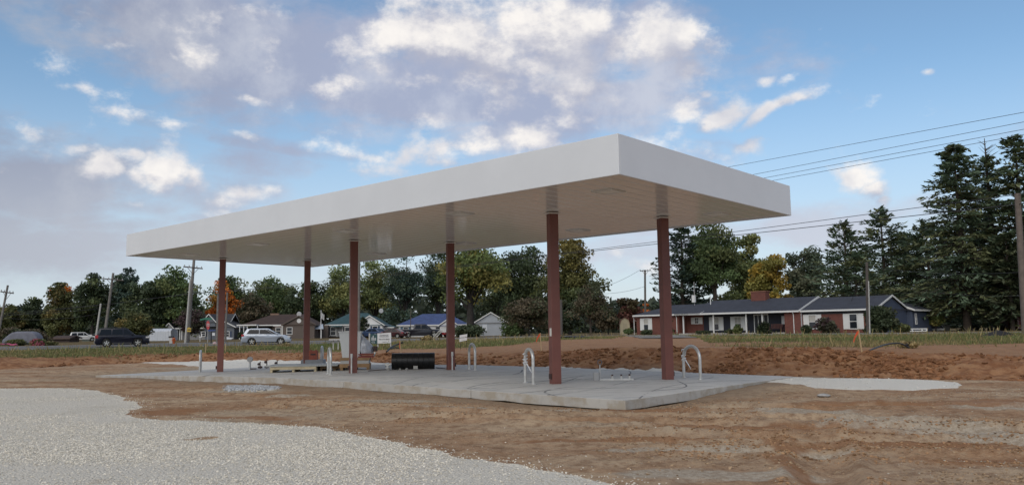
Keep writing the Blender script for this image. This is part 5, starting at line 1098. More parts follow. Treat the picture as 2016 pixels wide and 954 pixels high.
sf = thing('silt_fence', 'low black silt fence heaped in the grass at far right', 'silt fence', (lambda p: (p.x, p.y, gz(p.x, p.y)))(P(1966, 667, 47)))
bf = MB(); pts = [(-1.0, 0), (-.55, .16), (0, .34), (.55, .18), (1.0, .04), (2.6, -.06)]
vs = [(x, y0, z) for x, z in pts for y0, z in ((-.25, -.25), (0, z+.06), (.25, -.25))]; bf.add(vs, [(i*3+k, i*3+k+1, i*3+k+4, i*3+k+3) for i in range(5) for k in range(2)]); bf.build('fabric', mat('silt_fabric', (.018, .018, .02), .8), sf); MB().b2((-.02, -.02, -.2), (.02, .02, .52)).build('stake_rod', stake_m, sf)
mt = lump('black_mat', (lambda p: (p.x, p.y, gz(p.x, p.y)+.06))(P(1132, 662.5, 72)), 1.4, mat('silt_fabric', (.018, .018, .02), .8), 'flat black mat heaped in the verge near the fifth column', 'mat', .13)
# white rail fence and shed at the right
rfz = thing('rail_fence', 'white two rail fence right of the ranch house', 'fence', (lambda p: (p.x, p.y, gz(p.x, p.y)))(P(1790, 657, 88)))
for i, px in enumerate((1796, 1815.5, 1824.5)): p = P(px, 657, 88)-rfz.location; MB().b2((p.x-.06, -.06, -.3), (p.x+.06, .06, P(px, 646, 88).z-rfz.location.z)).build('post', trim_w, rfz)
for y in (647, 651.3): a, c = P(1790.5, y, 88)-rfz.location, P(1824, y, 88)-rfz.location; MB().b2((a.x, -.1, a.z-.05), (c.x, -.062, a.z+.05)).build('rail', trim_w, rfz)
ws2 = House('white_shed', 'little white shed among the pines right of the rail fence', 'shed', P(1836, 655, 96).x, 96., 1.1, -.3); wx = ws2.t(1851, 650); ws2.wall(0, wx, 0, 2, ws2.z(1840, 648), mat('shed_white', (.42, .43, .45), .6)); ws2.roof(0, wx, 0, 2, ws2.z(1840, 648), .4, groof, hl=.01, hr=.01)
bx_ = House('low_stone_box', 'pale low trough under the pines right of the white shed', 'trough', P(1853, 655, 98).x, 98., 1.1, -.2); bx_.wall(0, 1.0, 0, .6, .62, mat('trough_stone', (.2, .2, .18), .8)); bx_.box('lid', (-.05, -.05, .62), (1.05, .65, .72), mat('trough_stone', (.2, .2, .18), .8))
fnc = thing('board_fence', 'grey board fence between the white cottage and the blue roofed house', 'fence', (lambda p: (p.x, p.y, gz(p.x, p.y)))(P(760, 665, 148)))
fgm = mat('fence_grey', (.11, .10, .09), .85, var=.3)
a, c = P(752, 650, 148)-fnc.location, P(787, 650, 148)-fnc.location
for k in range(14): x = a.x+(c.x-a.x)*k/14; MB().b2((x, 0, -.3), (x+(c.x-a.x)/14-.02, .04, 1.75+.04*(k % 3))).build('board', fgm, fnc)
# small roadside clutter
st_ = thing('roadside_stand', 'white flat topped roadside stand left of the grey cabinet', 'stand', (lambda p: (p.x, p.y, gz(p.x, p.y)))(P(661, 681, 60)))
MB().b2((-.45, -.3, .72), (.45, .3, .78)).build('top', Sw, st_, bevel=.01); 
for sx in (-.18, .18): MB().b2((sx-.04, -.04, -.1), (sx+.04, .04, .72)).build('leg', polel, st_)
pk = thing('pink_float', 'crumpled bright pink sheet lying by the road at far left', 'sheet', (lambda p: (p.x, p.y, gz(p.x, p.y)))(P(15, 682, 78)))
bm_ = MB(); vs = [(i*.2-.8, j*.2-.3, .12+.22*random.random()*(1 if 0 < i < 8 else .3)) for i in range(9) for j in range(4)]; vs += [(v[0], v[1], 0) for v in vs]
bm_.add(vs, [(i*4+j, i*4+4+j, i*4+5+j, i*4+1+j) for i in range(8) for j in range(3)]); bm_.build('sheet', mat('pink_vinyl', (.42, .07, .13), .5), pk)

# ------------------------------------------------------------------ trees and shrubs
leafm = mat('foliage', (2.3, 2.3, 2.3), .6, spec=.35, attr='tint', trans=.22); barkm = mat('bark', (.085, .065, .05), .9, var=.4, vscale=3); barkd = mat('bark_dark', (.04, .034, .03), .9, var=.3); bark_p = mat('bark_pale', (.15, .125, .10), .9, var=.5, vscale=2)
def quads_mesh(name, ctr, u, v, colr, mats, diamond=True):
    """ctr, u, v: (n,3) leaf centres and half axes; colr (n,3)"""
    n = len(ctr)
    if diamond: co = np.stack([ctr-u, ctr-v*.9, ctr+u, ctr+v*.9], 1)
    else: co = np.stack([ctr-u-v, ctr+u-v, ctr+u+v, ctr-u+v], 1)
    me = bpy.data.meshes.new(name); me.vertices.add(4*n); me.vertices.foreach_set('co', co.reshape(-1).astype(np.float32)); me.loops.add(4*n); me.loops.foreach_set('vertex_index', np.arange(4*n, dtype=np.int32)); me.polygons.add(n); me.polygons.foreach_set('loop_start', np.arange(0, 4*n, 4, dtype=np.int32)); me.update()
    at = me.color_attributes.new('tint', 'FLOAT_COLOR', 'POINT'); c4 = np.ones((n, 4, 4), np.float32); c4[:, :, :3] = colr[:, None, :]; at.data.foreach_set('color', c4.reshape(-1)); me.materials.append(mats); return me
def link(name, me, parent): o = bpy.data.objects.new(name, me); COL.objects.link(o); o.parent = parent; return o
def rvec(n): v = rng.normal(size=(n, 3)); return v/np.linalg.norm(v, axis=1)[:, None]
def leaves(ctr, size, flat=.35):
    n = len(ctr); nr = rvec(n); nr[:, 2] += flat; nr /= np.linalg.norm(nr, axis=1)[:, None]; t = rvec(n); u = np.cross(nr, t); u /= np.linalg.norm(u, axis=1)[:, None]+1e-9; v = np.cross(nr, u); s = size*(.6+.8*rng.random(n))[:, None]; return u*s*.62, v*s*.5
PAL = dict(olive=((.050,.054,.020), (.075,.06,.02), .2), dark=((.026,.036,.017), (.04,.05,.02), .25), green=((.040,.058,.022), (.065,.075,.028), .3), light=((.075,.090,.036), (.11,.11,.04), .3), orange=((.25,.075,.012), (.20,.10,.015), .4), maple=((.036,.050,.020), (.088,.070,.020), .3),
    sycamore=((.062,.078,.026), (.11,.10,.03), .35), pine=((.050,.070,.042), (.080,.088,.042), .35), redbrown=((.060,.026,.020), (.05,.04,.02), .3), brownish=((.050,.040,.024), (.035,.04,.02), .4), dry=((.15,.115,.055), (.11,.085,.038), .4), yellow=((.115,.105,.028), (.16,.11,.02), .4), grey=((.040,.052,.032), (.06,.065,.04), .3), shrub=((.022,.030,.015), (.035,.04,.02), .3), plum=((.035,.022,.022), (.03,.03,.018), .4), pink=((.16,.045,.06), (.05,.06,.02), .45), bluegreen=((.028,.044,.034), (.042,.058,.035), .3))
def deciduous(name, label, cat, px, pb, pt, hw, Y, pal, n=6500, base=.16, nc=60, leaf=.36, group='trees behind the houses', top_accent=False, limbs=8, bark=barkd, lob=.35, squash=1., trunk_r=None, sink=0., depth=1.0):
    b = P(px, pb, Y); x, y = b.x, b.y; z = gz(x, y)-sink; h = P(px, pt, Y).z - z; rw = hw*Y/FPX
    n = int(n*1.35); rw *= 1.10
    o = thing(name, label, cat, (x, y, z), random.uniform(0, 6), group)
    z0 = h*base; cz, rz_ = (h+z0)/2, (h-z0)/2
    d = rvec(nc); rr = rng.random(nc)**.42
    ph = rng.random(3)*6; lump_ = 1-lob*.5+lob*np.sin(d[:, 0]*3.1+ph[0])*np.sin(d[:, 1]*2.7+ph[1])*.7+lob*.35*np.sin(d[:, 2]*5+ph[2])
    c = d*rr[:, None]*lump_[:, None]*np.array([rw*.86, rw*.86*depth, rz_*1.0]); c[:, 2] += cz
    wid = 1-.28*np.clip((c[:, 2]-cz)/rz_, -1, 1)*1.0; c[:, :2] *= wid[:, None]
    rc = rw*(.20+.14*rng.random(nc))*(60/nc)**.33
    k = rng.integers(0, nc, n); dd = rvec(n); rad = rng.random(n)**.45
    ctr = c[k]+dd*(rc[k]*rad)[:, None]*np.array([1.15, 1.15, .75*squash])
    ctr[:, 2] = np.clip(ctr[:, 2], .05, h)
    u, v = leaves(ctr, leaf)
    c1, c2, pr = PAL[pal]; kk = rng.random(nc); tone = .72+.56*rng.random(nc)
    acc = (kk < pr).astype(float)
    if top_accent: acc = np.clip((c[:, 2]-z0)/(h-z0)*1.5-.45+.5*rng.random(nc)-.25, 0, 1)
    col = (np.array(c1)*(1-acc[k])[:, None]+np.array(c2)*acc[k][:, None])*tone[k][:, None]*(.75+.5*rng.random(n))[:, None]
    link('crown', quads_mesh('crown', ctr, u, v, col, leafm), o)
    t = MB(); tr = trunk_r or max(.10, h*.022); fork = Vector((0, 0, h*max(base*1.3, .22)))
    t.tube([(0, 0, -.3), (0, 0, .2), fork*.6+Vector((.05*tr, 0, 0)), fork, Vector((random.uniform(-.3, .3), random.uniform(-.3, .3), h*.62)), Vector((0, 0, h*.85))], [tr*1.35, tr*1.05, tr*.9, tr*.78, tr*.42, tr*.12], 9)
    order = rng.permutation(nc)[:limbs]
    for i in order:
        e = Vector(c[i]); s = fork + Vector((0, 0, random.uniform(-.12, .25)*h*.6)); s.z = min(s.z, e.z-.05*h) if e.z > fork.z else fork.z*.85; m_ = s.lerp(e, .5) + Vector((0, 0, .05*h*random.uniform(-.3, 1)))
        t.tube([s, m_, e], [tr*.42, tr*.26, tr*.08], 6)
    t.build('trunk', bark, o, smooth=True); return o
def conifer(name, label, px, pb, pt, hw, Y, pal='pine', nb=170, group='conifers at the right', base=.08, style='spruce', leaf=.42, per=42, top=0., bark=barkm, dens=1.):
    b = P(px, pb, Y); x, y = b.x, b.y; z = gz(x, y); h = P(px, pt, Y).z-z; rw = hw*Y/FPX
    o = thing(name, label, 'conifer', (x, y, z), random.uniform(0, 6), group); tr = h*.020
    t = MB(); bend = random.uniform(-.25, .25); t.tube([(0, 0, -.3), (0, 0, .3), (bend*.3, 0, h*.4), (bend, 0, h*.75), (bend, 0, h*.99)], [tr*1.3, tr*1.05, tr*.8, tr*.4, tr*.08], 9)
    C = []; U = []; V = []; K = []; c1, c2, pr = PAL[pal]
    live = 1-top; nb = int(nb*1.15)
    for i in range(nb):
        f = base+(live-base)*((i+rng.random())/nb); zz = h*f; g = (f-base)/(live-base)
        if style == 'spruce': L = rw*(1-g)**.55*(.40+.80*rng.random())+.45
        else: L = rw*min(1., (1-g)*1.9)**.7*(.40+.75*rng.random())+.3
        a = rng.random()*2*PI; up = (.32*g - (.22 if style == 'spruce' else .02))+rng.normal()*.10
        dirv = np.array([math.cos(a), math.sin(a), up]); p0 = np.array([bend*min(1, f/.75), 0, zz])
        t.tube([p0, p0+dirv*L*.5-np.array([0, 0, .03*L]), p0+dirv*L-np.array([0, 0, .05*L])], [tr*.16*(1-g)+.02, tr*.09*(1-g)+.015, .008], 4, cap=False)
        m_ = max(6, int(per*dens*(.35+.65*L/max(rw, .1)))); s = .22+.82*rng.random(m_)**.65 if style == 'pine' else .12+.92*rng.random(m_)**.75
        side = np.array([-math.sin(a), math.cos(a), 0]); w = (rng.random(m_)-.5)*L*(.52 if style == 'spruce' else .62)*(1.15-s*.6)
        q = p0+dirv*(s*L)[:, None]+side*w[:, None]; q[:, 2] += -.06*L*s*s+rng.normal(size=m_)*(.10 if style == 'spruce' else .16)+(0 if style == 'spruce' else .12)
        ax = dirv*.8+side*np.sign(w)[:, None]*.7+rng.normal(size=(m_, 3))*.35; ax /= np.linalg.norm(ax, axis=1)[:, None]
        nn = rvec(m_)*.7+np.array([0, 0, 1.]); vv = np.cross(nn, ax); vv /= np.linalg.norm(vv, axis=1)[:, None]+1e-9; sz = leaf*(.6+.8*rng.random(m_))[:, None]
        C.append(q); U.append(ax*sz*.75); V.append(vv*sz*.30); tone = .7+.6*rng.random(); acc = 1. if rng.random() < pr else 0.
        K.append((np.array(c1)*(1-acc)+np.array(c2)*acc)[None, :]*tone*(.75+.5*rng.random(m_))[:, None])
    if top:
        for i in range(16): f = live-.03+top*rng.random()*.9; a = rng.random()*2*PI; L = .5+1.6*(1-f)/top*.6; t.tube([(bend, 0, h*f), (bend+math.cos(a)*L, math.sin(a)*L, h*f+L*.55)], [.04, .012], 4, cap=False)
    link('crown', quads_mesh('crown', np.concatenate(C), np.concatenate(U), np.concatenate(V), np.concatenate(K), leafm), o)
    t.build('trunk', bark, o, smooth=True); return o
D = deciduous; G1 = 'trees on the far left'
D('leafy_tree', 'low olive tree at the extreme left behind the leaning pole', 'tree', 12, 680, 594, 34, 152, 'olive', 5200, .05, group=G1); D('leafy_tree', 'rounded dark tree above the covered car', 'tree', 62, 680, 585, 40, 158, 'dark', 6000, .05, group=G1)
D('leafy_tree', 'tree with orange turning top left of the tall dark trees', 'tree', 118, 680, 557, 40, 156, 'olive', 6500, .05, group=G1, top_accent=False); bpy.data.objects
D('leafy_tree', 'orange topped tree crown peeking between dark trees on the left', 'tree', 122, 600, 556, 24, 165, 'orange', 1800, .62, 26, group=G1, limbs=3)
D('leafy_tree', 'dark spreading tree directly left of the navy wagon pole', 'tree', 180, 680, 530, 44, 150, 'dark', 8500, .04, 70, group=G1); D('leafy_tree', 'tall dark tree with a rounded peaked top above the navy wagon', 'tree', 238, 680, 515, 34, 162, 'bluegreen', 6500, .1, 60, group=G1)
D('leafy_tree', 'broad mid green tree left of the tall crossarm pole', 'tree', 338, 672, 523, 66, 150, 'green', 10500, .06, 90, group=G1); D('leafy_tree', 'dark green tree behind the metal shed', 'tree', 285, 675, 540, 46, 146, 'dark', 7000, .05, 60, group=G1)
D('leafy_tree', 'small olive tree between the navy wagon and the metal shed', 'tree', 263, 680, 611, 34, 112, 'olive', 4200, .08, 40, leaf=.26, group=G1)
D('leafy_tree', 'green treetop showing above the orange tree', 'tree', 446, 672, 538, 46, 178, 'green', 4800, .2, 50); D('leafy_tree', 'bright orange autumn tree behind the leftmost column', 'tree', 436, 672, 553, 35, 158, 'orange', 6200, .12, 55, leaf=.32)
D('leafy_tree', 'dark brownish tree right of the orange tree, above the brown roof', 'tree', 502, 672, 575, 50, 160, 'brownish', 7000, .1, 60, leaf=.32); D('leafy_tree', 'big rounded green tree behind the brown house', 'tree', 533, 672, 533, 64, 184, 'green', 9500, .1, 85); D('leafy_tree', 'dark tree between the brown house and white cottage', 'tree', 596, 672, 556, 42, 172, 'dark', 6000, .08)
D('leafy_tree', 'dark loose tree right of the second column', 'tree', 636, 670, 535, 42, 176, 'dark', 4600, .1, 50); D('leafy_tree', 'tall pale green tree above the teal roof, left of the cabinet column', 'tree', 676, 670, 512, 52, 172, 'light', 7000, .12, 60, lob=.5); D('leafy_tree', 'tall pale green airy tree above the teal roof, right of the cabinet column', 'tree', 738, 670, 505, 54, 176, 'light', 7000, .12, 56, lob=.5)
D('leafy_tree', 'very tall dark open tree over the blue roof, left part', 'tree', 800, 668, 485, 54, 172, 'bluegreen', 8000, .14, 70, lob=.6, bark=barkd, limbs=14); D('leafy_tree', 'very tall dark open tree over the blue roof, right part', 'tree', 862, 668, 478, 54, 178, 'dark', 8000, .14, 66, lob=.6, limbs=14)
D('leafy_tree', 'big spreading sycamore with thick leaning limbs before the pale garage', 'tree', 926, 666, 448, 86, 122, 'sycamore', 9500, .20, 80, leaf=.34, lob=.5, limbs=22, bark=barkd, trunk_r=.62, group='trees in the middle')
D('leafy_tree', 'dark tree filling behind the sycamore crown on its right', 'tree', 975, 664, 478, 50, 168, 'dark', 6000, .1, 50, group='trees in the middle'); D('leafy_tree', 'dark dense tree between the sycamore and the fifth column', 'tree', 1030, 664, 458, 74, 152, 'dark', 11000, .06, 75, group='trees in the middle'); D('leafy_tree', 'dense round maple turning gold at the top, right of the fifth column', 'tree', 1122, 664, 474, 72, 142, 'maple', 12000, .08, 100, top_accent=True, group='trees in the middle', lob=.25)
D('leafy_tree', 'bare looking brownish small tree below the dense maple', 'tree', 1163, 661, 556, 45, 108, 'brownish', 4200, .18, 50, leaf=.22, limbs=18, group='trees in the middle', bark=barkm); D('leafy_tree', 'brownish low tree left of the fifth column', 'tree', 1042, 662, 584, 50, 112, 'brownish', 5600, .2, 56, leaf=.25, limbs=14, group='trees in the middle'); D('leafy_tree', 'green shrubby growth at the foot of the trees beside the pale garage', 'shrub', 1012, 664, 636, 28, 112, 'green', 1800, .02, 30, leaf=.24, group='trees in the middle', limbs=3)
D('leafy_tree', 'dark red leaved tree left of the ranch house', 'tree', 1237, 655, 585, 27, 146, 'redbrown', 4600, .1, 45, group='trees in the middle'); D('leafy_tree', 'small orange tree under the far crossarm pole', 'tree', 1272, 655, 599, 17, 172, 'orange', 1800, .1, 26, group='trees in the middle'); D('leafy_tree', 'low dark trees beneath the maple behind the road', 'tree', 1110, 662, 590, 40, 128, 'shrub', 4800, .0, 46, group='trees in the middle'); D('leafy_tree', 'low dark tree between the maple and the barn shed', 'tree', 1198, 660, 600, 26, 140, 'brownish', 3000, .04, 36, group='trees in the middle')
GR = 'trees behind the ranch house'
conifer('dark_conifer', 'dense dark conifer right of the last column behind the ranch house', 1345, 640, 440, 58, 136, 'bluegreen', 210, GR, .06, 'pine', .5, 40); D('leafy_tree', 'tall green tree with visible forked trunk over the ranch roof', 'tree', 1410, 640, 428, 74, 134, 'green', 11500, .30, 80, lob=.5, limbs=20, bark=barkm, group=GR, trunk_r=.42); D('leafy_tree', 'tall pale green tree right of the forked trunk', 'tree', 1476, 632, 444, 46, 140, 'light', 7000, .16, 50, group=GR, lob=.45)
D('leafy_tree', 'yellowing tree above the ranch chimney', 'tree', 1518, 626, 486, 46, 126, 'yellow', 7800, .04, 66, leaf=.32, group=GR); D('leafy_tree', 'grey green rounded tree between the yellow tree and the pines', 'tree', 1588, 626, 475, 50, 138, 'grey', 7000, .14, 62, group=GR, limbs=14); D('leafy_tree', 'low dark growth behind the left ranch roof', 'tree', 1330, 640, 570, 50, 142, 'shrub', 3600, .02, 40, group=GR); D('leafy_tree', 'pale thin tree low behind the ranch roof between the trunks', 'tree', 1452, 640, 540, 44, 146, 'light', 2600, .1, 40, group=GR, limbs=12)
conifer('white_pine', 'irregular white pine with a leaning tuft, left of the pair', 1672, 650, 440, 72, 106, 'pine', 120, base=.12, style='pine', leaf=.46, per=40); conifer('white_pine', 'tallest white pine of the pair above the gable', 1748, 652, 413, 76, 110, 'pine', 150, base=.12, style='pine', leaf=.46, per=40); conifer('white_pine', 'low dark pine behind the right ranch roof', 1690, 652, 500, 74, 100, 'pine', 110, base=.12, style='pine', leaf=.44, per=44)
conifer('spruce_tree', 'very tall dark spruce with thick trunk right of the white shed', 1906, 655, 285, 106, 93, 'pine', 300, base=.10, style='spruce', leaf=.44, per=46, dens=1.15); conifer('spruce_tree', 'tall spruce with dead bare tip right of the tallest spruce', 1968, 655, 268, 84, 97, 'pine', 200, base=.2, style='spruce', leaf=.44, per=40, top=.11); conifer('spruce_tree', 'tall dark spruce cut by the right edge', 2026, 655, 268, 92, 92, 'pine', 260, base=.12, style='spruce', leaf=.44, per=42)
conifer('dark_conifer', 'dark lower conifer filling behind the white shed', 1836, 655, 442, 74, 104, 'pine', 190, base=.05, style='pine', leaf=.46, per=44); conifer('dark_conifer', 'dark lower conifer between the two tall spruces', 1950, 655, 420, 76, 106, 'shrub', 190, base=.05, style='spruce', leaf=.46, per=44); conifer('dark_conifer', 'dark conifer between the gable and the tall spruce', 1792, 655, 462, 66, 112, 'pine', 170, base=.05, style='pine', leaf=.46, per=42); conifer('dark_conifer', 'low dark conifer at the right edge before the barn', 1995, 655, 460, 60, 88, 'shrub', 150, base=.14, style='spruce', leaf=.42, per=40)
D('leafy_tree', 'small yellow green tree above the white shed', 'tree', 1843, 655, 612, 20, 94, 'sycamore', 1800, .2, 36, leaf=.24, group='conifers at the right')
SH = 'shrubs around the ranch house'
D('round_shrub', 'large dark leafy shrub before the right ranch gable', 'shrub', 1737, 659, 603, 36, 78, 'shrub', 5200, .0, 50, leaf=.24, group=SH, limbs=4, depth=.7); D('round_shrub', 'dark plum shrub between two white shuttered windows', 'shrub', 1630, 659, 625, 27, 84, 'plum', 3400, .0, 36, leaf=.2, group=SH, limbs=4, depth=.6); D('round_shrub', 'dark shrub at the corner right of the porch', 'shrub', 1588, 659, 640, 13, 87, 'shrub', 1400, .0, 24, leaf=.18, group=SH, limbs=2)
D('round_shrub', 'reddish green shrub at the right end wall of the ranch house', 'shrub', 1777, 659, 637, 15, 82, 'olive', 1800, .0, 26, leaf=.18, group=SH, limbs=2); D('low_hedge', 'clipped dark hedge below the leftmost ranch window', 'shrub', 1273, 659, 649.5, 17, 103, 'shrub', 1800, .0, 26, leaf=.16, group=SH, limbs=2, depth=.5); D('round_shrub', 'small rounded shrub at the left ranch corner', 'shrub', 1238, 659, 646, 10, 106, 'green', 1000, .0, 20, leaf=.16, group=SH, limbs=2)
conifer('cone_shrub', 'cone shaped evergreen beside the ranch front door', 1503, 657, 637, 8, 92, 'shrub', 60, SH, .02, 'spruce', .2, 20); D('round_shrub', 'narrow green shrub before the third porch window', 'shrub', 1453, 657, 637, 9, 95.5, 'green', 900, .0, 18, leaf=.17, group=SH, limbs=2); D('round_shrub', 'low dark plant bed left of the third porch window', 'shrub', 1438, 657, 647, 10, 96.5, 'shrub', 700, .0, 16, leaf=.16, group=SH, limbs=2); D('round_shrub', 'low dark plant bed by the second porch post', 'shrub', 1385, 657.5, 651, 14, 99, 'shrub', 700, .0, 16, leaf=.16, group=SH, limbs=2); D('tall_shrub', 'tall dark evergreen shrub hidden behind the last column at the porch', 'shrub', 1330, 657, 624, 11, 102.5, 'shrub', 1500, .0, 22, leaf=.18, group=SH, limbs=2)
LH = 'shrubs by the roadside houses'
D('leafy_tree', 'small dark red tree before the grey house', 'tree', 372, 670, 607, 32, 128, 'plum', 4200, .22, 44, leaf=.24, group=LH, limbs=10, bark=barkm); conifer('cone_shrub', 'dark evergreen column against the white cottage', 716, 666, 626, 11, 138, 'shrub', 70, LH, .02, 'spruce', .32, 22); D('round_shrub', 'dark spreading evergreen bush under the sycamore', 'shrub', 925, 668, 639, 38, 112, 'shrub', 3400, .0, 36, leaf=.22, group=LH, limbs=4, lob=.6)
D('round_shrub', 'brownish plumed bush at the far left edge behind the covered car', 'shrub', 14, 684, 644, 26, 100, 'brownish', 2600, .0, 34, leaf=.22, group=LH, limbs=3); D('round_shrub', 'grey brown bush right behind the covered car', 'shrub', 62, 684, 648, 36, 104, 'brownish', 2600, .0, 34, leaf=.22, group=LH, limbs=3); D('round_shrub', 'olive bush in front of the covered car', 'shrub', 33, 685, 668, 17, 84, 'olive', 1700, .0, 24, leaf=.15, group=LH, limbs=2); D('flower_bush', 'pink flowering bush right of the covered car', 'shrub', 73, 684, 667, 17, 84, 'pink', 1700, .0, 24, leaf=.14, group=LH, limbs=2); D('round_shrub', 'low green bush right of the pink flowers', 'shrub', 98, 684, 673, 14, 86, 'olive', 900, .0, 18, leaf=.15, group=LH, limbs=2)
D('round_shrub', 'dark bush beside the brown porch posts', 'shrub', 476, 672, 652, 8, 130, 'shrub', 700, .0, 14, leaf=.2, group=LH, limbs=2); D('round_shrub', 'dry brown weeds in front of the black pickup', 'weed clump', 842, 672, 660, 11, 86, 'dry', 800, .0, 24, leaf=.13, group=LH, limbs=3)
D('round_shrub', 'dry tan weed clump on the right bank below the black hose', 'weed clump', 1788, 690, 672, 16, 33, 'dry', 1300, .0, 22, leaf=.07, group='weed clumps on the field', limbs=2); D('round_shrub', 'dry red brown weeds in front of the silver car wheel', 'weed clump', 562, 690, 676, 12, 72, 'dry', 700, .0, 16, leaf=.10, group='weed clumps on the field', limbs=2)
# far woods that close the view
def woods():
    n = 60000; t = rng.uniform(-1.3, 1.3, n); Y = rng.uniform(235, 300, n); x = t*Y; top = 9.5+5.*vnoise(t*9, t*0+2)+2.5*vnoise(t*30, t*0+5); z = .8+top*rng.random(n)
    ctr = np.stack([x, Y, z], 1); u, v = leaves(ctr, 1.5); col = np.array([.020, .026, .016])*(.6+.8*rng.random(n))[:, None]; tag(link('woods', quads_mesh('woods', ctr, u, v, col, leafm), None), kind='stuff')
woods()

# ------------------------------------------------------------------ grass and weeds on the verge
def grass():
    N = 150000; px = rng.uniform(-260, 2300, N); t = (px-1008)/FPX; _, Ys = Hbase(t*50, np.full(N, 50.)); Y0 = np.interp(t, GR_T, GR_Y)-5; Y = Y0+(Ys[3]-Y0)*rng.random(N)**1.1; x = t*Y
    keep = rng.random(N) < grass_mask(x, Y)*.62+.01*(Y > Ys[1]+1); x, Y = x[keep], Y[keep]; n = len(x); z = H(x, Y)
    tall = (rng.random(n) < .02)*(.1+rng.random(n)*.4); h = .04+.11*rng.random(n)+tall+.12*np.clip(vnoise(x*.3, Y*.3)-.1, 0, 1); a = rng.random(n)*2*PI; lean = .35*rng.normal(size=(n, 2))*h[:, None]; w = .012+.0004*Y
    C = np.stack([x, Y, z], 1); du = np.stack([np.cos(a)*w, np.sin(a)*w, np.zeros(n)], 1); tip = C+np.stack([lean[:, 0], lean[:, 1], h], 1)
    co = np.stack([C-du, C+du, tip+du*.35, tip-du*.35], 1); c = np.stack([C-du-np.array([0, 0, .03]), C+du-np.array([0, 0, .03]), tip+du*.3, tip-du*.3], 1)
    me = bpy.data.meshes.new('grass'); me.vertices.add(4*n); me.vertices.foreach_set('co', c.reshape(-1).astype(np.float32)); me.loops.add(4*n); me.loops.foreach_set('vertex_index', np.arange(4*n, dtype=np.int32)); me.polygons.add(n); me.polygons.foreach_set('loop_start', np.arange(0, 4*n, 4, dtype=np.int32)); me.update()
    dry = np.clip(.42+vnoise(x*.12, Y*.2)*1.6+.35*rng.normal(size=n)+(tall > .1)*.6, 0, 1); col = np.array([.056, .068, .021])*(1-dry)[:, None]+np.array([.125, .095, .042])*dry[:, None]; col *= (.7+.6*rng.random(n))[:, None]
    at = me.color_attributes.new('tint', 'FLOAT_COLOR', 'POINT'); c4 = np.ones((n, 4, 4), np.float32); c4[:, :, :3] = col[:, None, :]; at.data.foreach_set('color', c4.reshape(-1)); me.materials.append(leafm); tag(link('grass', me, None), kind='stuff')
grass()

# ------------------------------------------------------------------ loose stone and clods (instanced lumps)
def scatter(name, pts, smin, smax, material, flat=.7):
    me = bpy.data.meshes.new(name); me.from_pydata([tuple(p) for p in pts], [], []); o = bpy.data.objects.new(name, me); COL.objects.link(o); tag(o, kind='stuff')
    g = bpy.data.node_groups.new(name, 'GeometryNodeTree'); g.interface.new_socket('Geometry', in_out='INPUT', socket_type='NodeSocketGeometry'); g.interface.new_socket('Geometry', in_out='OUTPUT', socket_type='NodeSocketGeometry')
    N, L = g.nodes, g.links; gi = N.new('NodeGroupInput'); go = N.new('NodeGroupOutput')
    ico = N.new('GeometryNodeMeshIcoSphere'); ico.inputs['Radius'].default_value = 1; ico.inputs['Subdivisions'].default_value = 1
    sp = N.new('GeometryNodeSetPosition'); rv = N.new('FunctionNodeRandomValue'); rv.data_type = 'FLOAT_VECTOR'; rv.inputs[0].default_value = (-.28,)*3; rv.inputs[1].default_value = (.28,)*3
    L.new(ico.outputs[0], sp.inputs[0]); L.new(rv.outputs[0], sp.inputs['Offset'])
    sm = N.new('GeometryNodeSetMaterial'); sm.inputs['Material'].default_value = material; L.new(sp.outputs[0], sm.inputs[0])
    ip = N.new('GeometryNodeInstanceOnPoints'); L.new(gi.outputs[0], ip.inputs['Points']); L.new(sm.outputs[0], ip.inputs['Instance'])
    rr = N.new('FunctionNodeRandomValue'); rr.data_type = 'FLOAT_VECTOR'; rr.inputs[0].default_value = (-.5, -.5, 0); rr.inputs[1].default_value = (.5, .5, 6.28); L.new(rr.outputs[0], ip.inputs['Rotation'])
    rs = N.new('FunctionNodeRandomValue'); rs.data_type = 'FLOAT_VECTOR'; rs.inputs[0].default_value = (smin, smin, smin*flat); rs.inputs[1].default_value = (smax, smax, smax*flat); L.new(rs.outputs[0], ip.inputs['Scale'])
    L.new(ip.outputs[0], go.inputs[0]); m = o.modifiers.new('scatter', 'NODES'); m.node_group = g; return o
stone = mat('limestone', (.72, .67, .57), .9, spec=.05, randomize=.32); stone_b = mat('blue_stone', (.42, .43, .44), .95, spec=.1, randomize=.5); clod = mat('earth_clod', (.225, .110, .054), .95, spec=.1, randomize=.4); clod_n = mat('dry_clod', (.34, .24, .15), .95, spec=.1, randomize=.4)
def gravel_pts(n, which, ymin, ymax, xmin, xmax, thr=.45, patch=None):
    x = rng.uniform(xmin, xmax, n); u = rng.random(n); y = 1/(1/ymin+(1/ymax-1/ymin)*u); k = rng.random(n) < gravel_mask(x, y, which)-thr+.45
    if patch: k &= rng.random(n) < np.clip(.42+patch*vnoise(x*.5+3, y*.6), .06, 1)
    x, y = x[k], y[k]; return np.stack([x, y, H(x, y)+.006], 1)
a_, b_ = None, None
scatter('gravel', gravel_pts(210000, [0], 8.2, 29, -17.5, 1.6, patch=1.5), .006, .017, stone, .6)
scatter('gravel', gravel_pts(9000, [1], 19, 55, -24, 13, patch=1.), .010, .030, mat('pale_limestone', (.70, .67, .60), .9, spec=.1, randomize=.35), .6)
scatter('gravel', gravel_pts(5000, [2], 23, 27, -9.8, -6.4), .018, .045, stone_b, .65)
